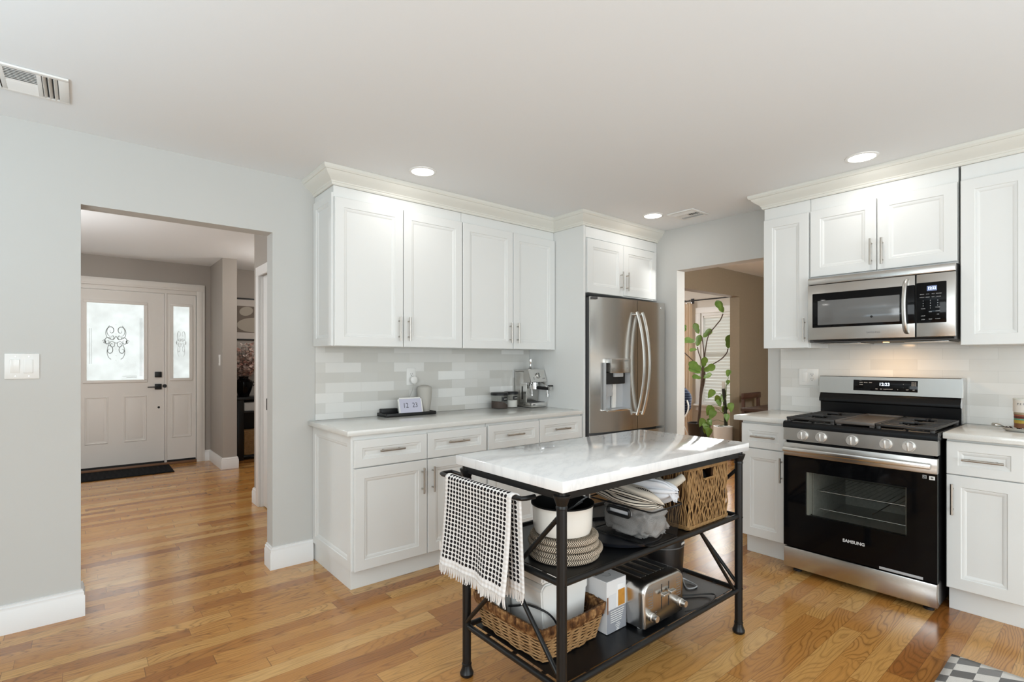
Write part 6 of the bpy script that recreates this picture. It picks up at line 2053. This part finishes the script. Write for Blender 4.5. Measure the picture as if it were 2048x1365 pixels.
o = b.build('cloth', M['curtain'], CU, sharp=180, recalc=False)
for i in range(4):
    yy = 4.505 + 0.09 * i
    b = MB(); b.tube(arc((7.42, yy, RZ_ - 0.006), 0.0175, 0, 2 * PI, 14, 'XZ')[:-1], 0.0022, 6, closed=True); b.box(7.417, 7.423, yy - 0.004, yy + 0.004, RZ_ - 0.045, RZ_ - 0.022)
    b.build('ring_clip', M['chrome'], CU)
# blind
BL = thing('window_blind', 'white horizontal slat blind lowered over the front-room window', 'blind', (7.52, 3.945, 0.66))
bm_ = MB()
for i in range(27):
    z = 0.672 + i * 0.049
    m4 = Matrix.Translation((7.530, 3.945, z)) @ Matrix.Rotation(1.22, 4, 'Y')
    s_ = MB(m4); s_.box(-0.024, 0.024, -0.405, 0.405, -0.0012, 0.0012)
    me_ = bpy.data.meshes.new('tmp'); s_.bm.to_mesh(me_); s_.bm.free(); bm_.bm.from_mesh(me_); bpy.data.meshes.remove(me_)
g = G('blind_slat_white', 0.6)
g.set('Base Color', (0.80, 0.80, 0.78))
tl2 = g.t.nodes.new('ShaderNodeBsdfTranslucent'); tl2.inputs[0].default_value = (0.88, 0.88, 0.85, 1)
mx2 = g.t.nodes.new('ShaderNodeMixShader'); mx2.inputs[0].default_value = 0.5
g.t.links.new(g.b.outputs[0], mx2.inputs[1]); g.t.links.new(tl2.outputs[0], mx2.inputs[2]); g.t.links.new(mx2.outputs[0], g.t.nodes['Material Output'].inputs[0])
bm_.build('slats', g.m, BL)
b = MB(); b.box(7.515, 7.555, 3.54, 4.352, 1.955, 1.992, 0.003); b.build('headrail', M['whiteplastic'], BL)

# plants
g = G('leaf_green', 0.38, spec=0.4)
nz = g.noise(g.co(), 14.0, 2)
g.set('Base Color', g.mix(nz, (0.06, 0.15, 0.025), (0.24, 0.38, 0.075)))
M['leaf'] = g.m
M['bark'] = plain('bark_brown', (0.085, 0.055, 0.040), 0.85, var=0.4, vscale=40)


def leaf(b, p, d, up, L_, W_, curl=0.15, fiddle=True):
    """Broad leaf with a folded midrib."""
    p, d = Vector(p), Vector(d).normalized()
    w = d.cross(Vector(up)).normalized()
    n_ = w.cross(d).normalized()
    prof = [(0, 0.03), (0.12, 0.24), (0.28, 0.36), (0.42, 0.34), (0.6, 0.48), (0.8, 0.46), (0.93, 0.27), (1.0, 0.02)] if fiddle else [(0, 0.08), (0.06, 0.36), (0.2, 0.50), (0.45, 0.46), (0.7, 0.30), (0.9, 0.10), (1.0, 0.01)]
    v = []
    for t, q in prof:
        c = p + d * (L_ * t) + n_ * (-curl * L_ * t * t)
        v += [c + w * (q * W_) + n_ * (0.10 * W_), c, c - w * (q * W_) + n_ * (0.10 * W_)]
    f = []
    for i in range(len(prof) - 1):
        f += [(i * 3, i * 3 + 1, i * 3 + 4, i * 3 + 3), (i * 3 + 1, i * 3 + 2, i * 3 + 5, i * 3 + 4)]
    b._new(v, f)


def pix(px, py, x):
    """Point on the plane X = x seen at a photo pixel."""
    f = 1036.2
    Fv = (math.sin(YAW), math.cos(YAW)); Rv = (math.cos(YAW), -math.sin(YAW))
    u, v = (px - 1024) / f, (721.7 - py) / f
    dx, dy = Fv[0] + u * Rv[0], Fv[1] + u * Rv[1]
    t = x / dx
    return Vector((x, dy * t, 1.287 + v * t))


FX = 6.72
base = pix(1398, 846, FX)
FG = thing('fiddle_leaf_fig', 'tall branching fiddle-leaf fig in a black pot before the front-room window', 'plant', (base.x, base.y, 0.0))
b = MB(); b.lathe([(0, 0.001), (0.115, 0.001), (0.125, 0.01), (0.155, base.z - 0.02), (0.160, base.z), (0.148, base.z), (0.144, base.z - 0.03), (0, base.z - 0.035)], (base.x, base.y, 0), 36)
b.build('pot', plain('pot_black', (0.012, 0.012, 0.013), 0.35), FG)
b = MB(); b.lathe([(0, base.z - 0.028), (0.144, base.z - 0.03)], (base.x, base.y, 0), 30); b.build('soil', plain('soil_dark', (0.030, 0.022, 0.016), 0.95, var=0.4, vscale=60), FG)
tr_ = [pix(1397, 848, FX), pix(1400, 815, FX), pix(1402, 785, FX), pix(1405, 755, FX), pix(1406, 735, FX)]
b = MB(); b.tube(bez(tr_, 24), 0.019, 8)
b.tube(bez([q + Vector((0.02, 0.022 * math.sin(i * 1.6), 0)) for i, q in enumerate(tr_)], 24), 0.013, 7)
b.build('trunk', M['bark'], FG)
fork = pix(1406, 742, FX)
br = [
    [fork, pix(1411, 700, FX), pix(1417, 672, FX), pix(1433, 650, FX), pix(1441, 640, FX), pix(1446, 628, FX)],
    [fork, pix(1424, 730, FX), pix(1442, 719, FX), pix(1453, 707, FX), pix(1456, 698, FX)],
    [fork, pix(1402, 720, FX), pix(1397, 705, FX), pix(1395, 695, FX)],
    [fork, pix(1408, 712, FX), pix(1406, 690, FX), pix(1404, 675, FX)],
    [fork, pix(1395, 730, FX), pix(1384, 720, FX), pix(1370, 707, FX), pix(1360, 700, FX)],
]
b = MB()
for q in br: b.tube(bez(q, 20), 0.0075, 6)
b.build('branches', M['bark'], FG)
lv_ = [((1446, 626), (1437, 603), 0.20), ((1456, 697), (1463, 672), 0.24), ((1397, 668), (1393, 648), 0.17), ((1406, 675), (1419, 659), 0.18), ((1394, 693), (1399, 672), 0.17), ((1390, 685), (1369, 679), 0.20), ((1394, 700), (1381, 700), 0.14),
       ((1406, 735), (1414, 716), 0.16), ((1404, 742), (1384, 725), 0.22), ((1401, 748), (1381, 735), 0.20), ((1408, 742), (1429, 733), 0.21), ((1406, 756), (1423, 749), 0.15), ((1403, 758), (1388, 752), 0.12), ((1362, 650), (1372, 655), 0.16), ((1366, 648), (1370, 662), 0.14)]
rl = random.Random(8)
for (p0, p1, L_) in lv_:
    p, q = pix(*p0, FX), pix(*p1, FX)
    d = (q - p); ln = d.length
    d.x = rl.uniform(-0.35, 0.35) * ln
    b = MB(); leaf(b, p, d, Vector((-0.75, -0.55, 0.25 + rl.uniform(-0.2, 0.3))), max(ln * 1.1, 0.10), max(ln, 0.10) * 0.62, 0.12)
    b.build('leaf', M['leaf'], FG, recalc=False, sharp=60)

WXp = 6.45
wbse = pix(1446, 853, WXp)
MP = thing('climbing_plant', 'climbing heart-leaf plant on a dark stake in a white pot by the window', 'plant', (wbse.x, wbse.y, 0.0))
b = MB(); b.lathe([(0, 0.001), (0.10, 0.001), (0.115, wbse.z * 0.6), (0.118, wbse.z), (0.108, wbse.z), (0.104, wbse.z - 0.03), (0, wbse.z - 0.03)], (wbse.x, wbse.y, 0), 36); b.build('pot', M['whiteplastic'], MP)
b = MB(); b.lathe([(0, wbse.z - 0.02), (0.104, wbse.z - 0.022)], (wbse.x, wbse.y, 0), 30); b.build('soil', M['bark'], MP)
p0, p1 = pix(1452, 852, WXp), pix(1447, 778, WXp)
b = MB(); b.tube([p0, p0.lerp(p1, 0.5) + Vector((0.01, 0, 0)), p1], 0.022, 9); b.build('moss_pole', plain('moss_dark', (0.020, 0.022, 0.012), 0.95, var=0.5, vscale=50), MP)
p2 = pix(1447, 764, WXp)
b = MB(); b.box(p2.x - 0.004, p2.x + 0.004, p2.y - 0.022, p2.y + 0.022, p1.z - 0.02, p2.z, 0.001); b.build('stake_tag', plain('tag_beige', (0.55, 0.53, 0.48), 0.8), MP)
b = MB()
for a_, c_ in (((1450, 845), (1425, 843)), ((1449, 830), (1432, 818)), ((1450, 800), (1462, 790)), ((1448, 795), (1438, 788)), ((1450, 850), (1430, 862)), ((1452, 790), (1456, 765)), ((1452, 800), (1460, 745)), ((1446, 815), (1420, 812))):
    q0, q1 = pix(*a_, WXp), pix(*c_, WXp)
    b.tube(bez([q0, q0.lerp(q1, 0.5) + Vector((-0.03, 0, 0.025)), q1], 12), 0.0035, 5)
b.build('stems', plain('stem_green', (0.10, 0.15, 0.05), 0.6), MP)
for (a_, c_) in (((1458, 740), (1456, 753)), ((1456, 760), (1455, 770)), ((1427, 780), (1421, 796)), ((1440, 793), (1428, 803)), ((1446, 790), (1449, 803)), ((1460, 806), (1464, 823)), ((1452, 812), (1445, 825)), ((1424, 812), (1417, 830)), ((1428, 820), (1424, 838)),
                 ((1408, 838), (1403, 853)), ((1416, 838), (1423, 850)), ((1414, 852), (1409, 868)), ((1438, 860), (1452, 871)), ((1418, 856), (1418, 873)), ((1434, 872), (1428, 880)), ((1410, 845), (1416, 862)), ((1436, 800), (1443, 812)), ((1453, 828), (1458, 842))):
    p, q = pix(*a_, WXp), pix(*c_, WXp)
    d = q - p; ln = d.length
    d.x = rl.uniform(-0.5, 0.2) * ln
    b = MB(); leaf(b, p, d, Vector((-0.7, -0.6, 0.3 + rl.uniform(-0.3, 0.3))), ln * 1.15, ln * 0.8, 0.25, fiddle=False)
    b.build('leaf', M['leaf'], MP, recalc=False, sharp=60)

# round chair with navy cushion
cc = pix(1358, 800, 7.0)
AC = thing('round_chair', 'round wire-framed chair with navy cushion half hidden by the doorway', 'chair', (7.0, cc.y, 0.0))
g = G('navy_cushion', 0.85, spec=0.15)
x, y, z = g.sep(g.co())
g.set('Base Color', g.mix(g.mt('LESS_THAN', g.mt('FRACT', g.mt('MULTIPLY', z, 26.0)), 0.18), (0.018, 0.024, 0.045), (0.10, 0.125, 0.18)))
b = MB(); b.grid(cloth_blob(6.98, cc.y + 0.06, cc.z - 0.02, 0.16, 0.26, 0.25, 6, 0.12, 2.0, power=0.85), 36, 24, cu=True); b.build('cushion', g.m, AC, sharp=180)
b = MB(); b.tube([(7.0 - 0.10 + 0.06 * math.sin(2 * PI * i / 28), cc.y + 0.05 + 0.27 * math.cos(2 * PI * i / 28), cc.z - 0.12 + 0.22 * math.sin(2 * PI * i / 28)) for i in range(28)], 0.012, 8, closed=True); b.build('rim_hoop', M['whiteplastic'], AC)
for dy in (-0.16, 0.20):
    for dx in (-0.14, 0.12):
        b = MB(); b.cyl((7.0 + dx, cc.y + dy, 0), (6.93 + dx * 0.4, cc.y + 0.05 + dy * 0.6, cc.z - 0.30), 0.011, seg=8); b.build('leg', M['whiteplastic'], AC)
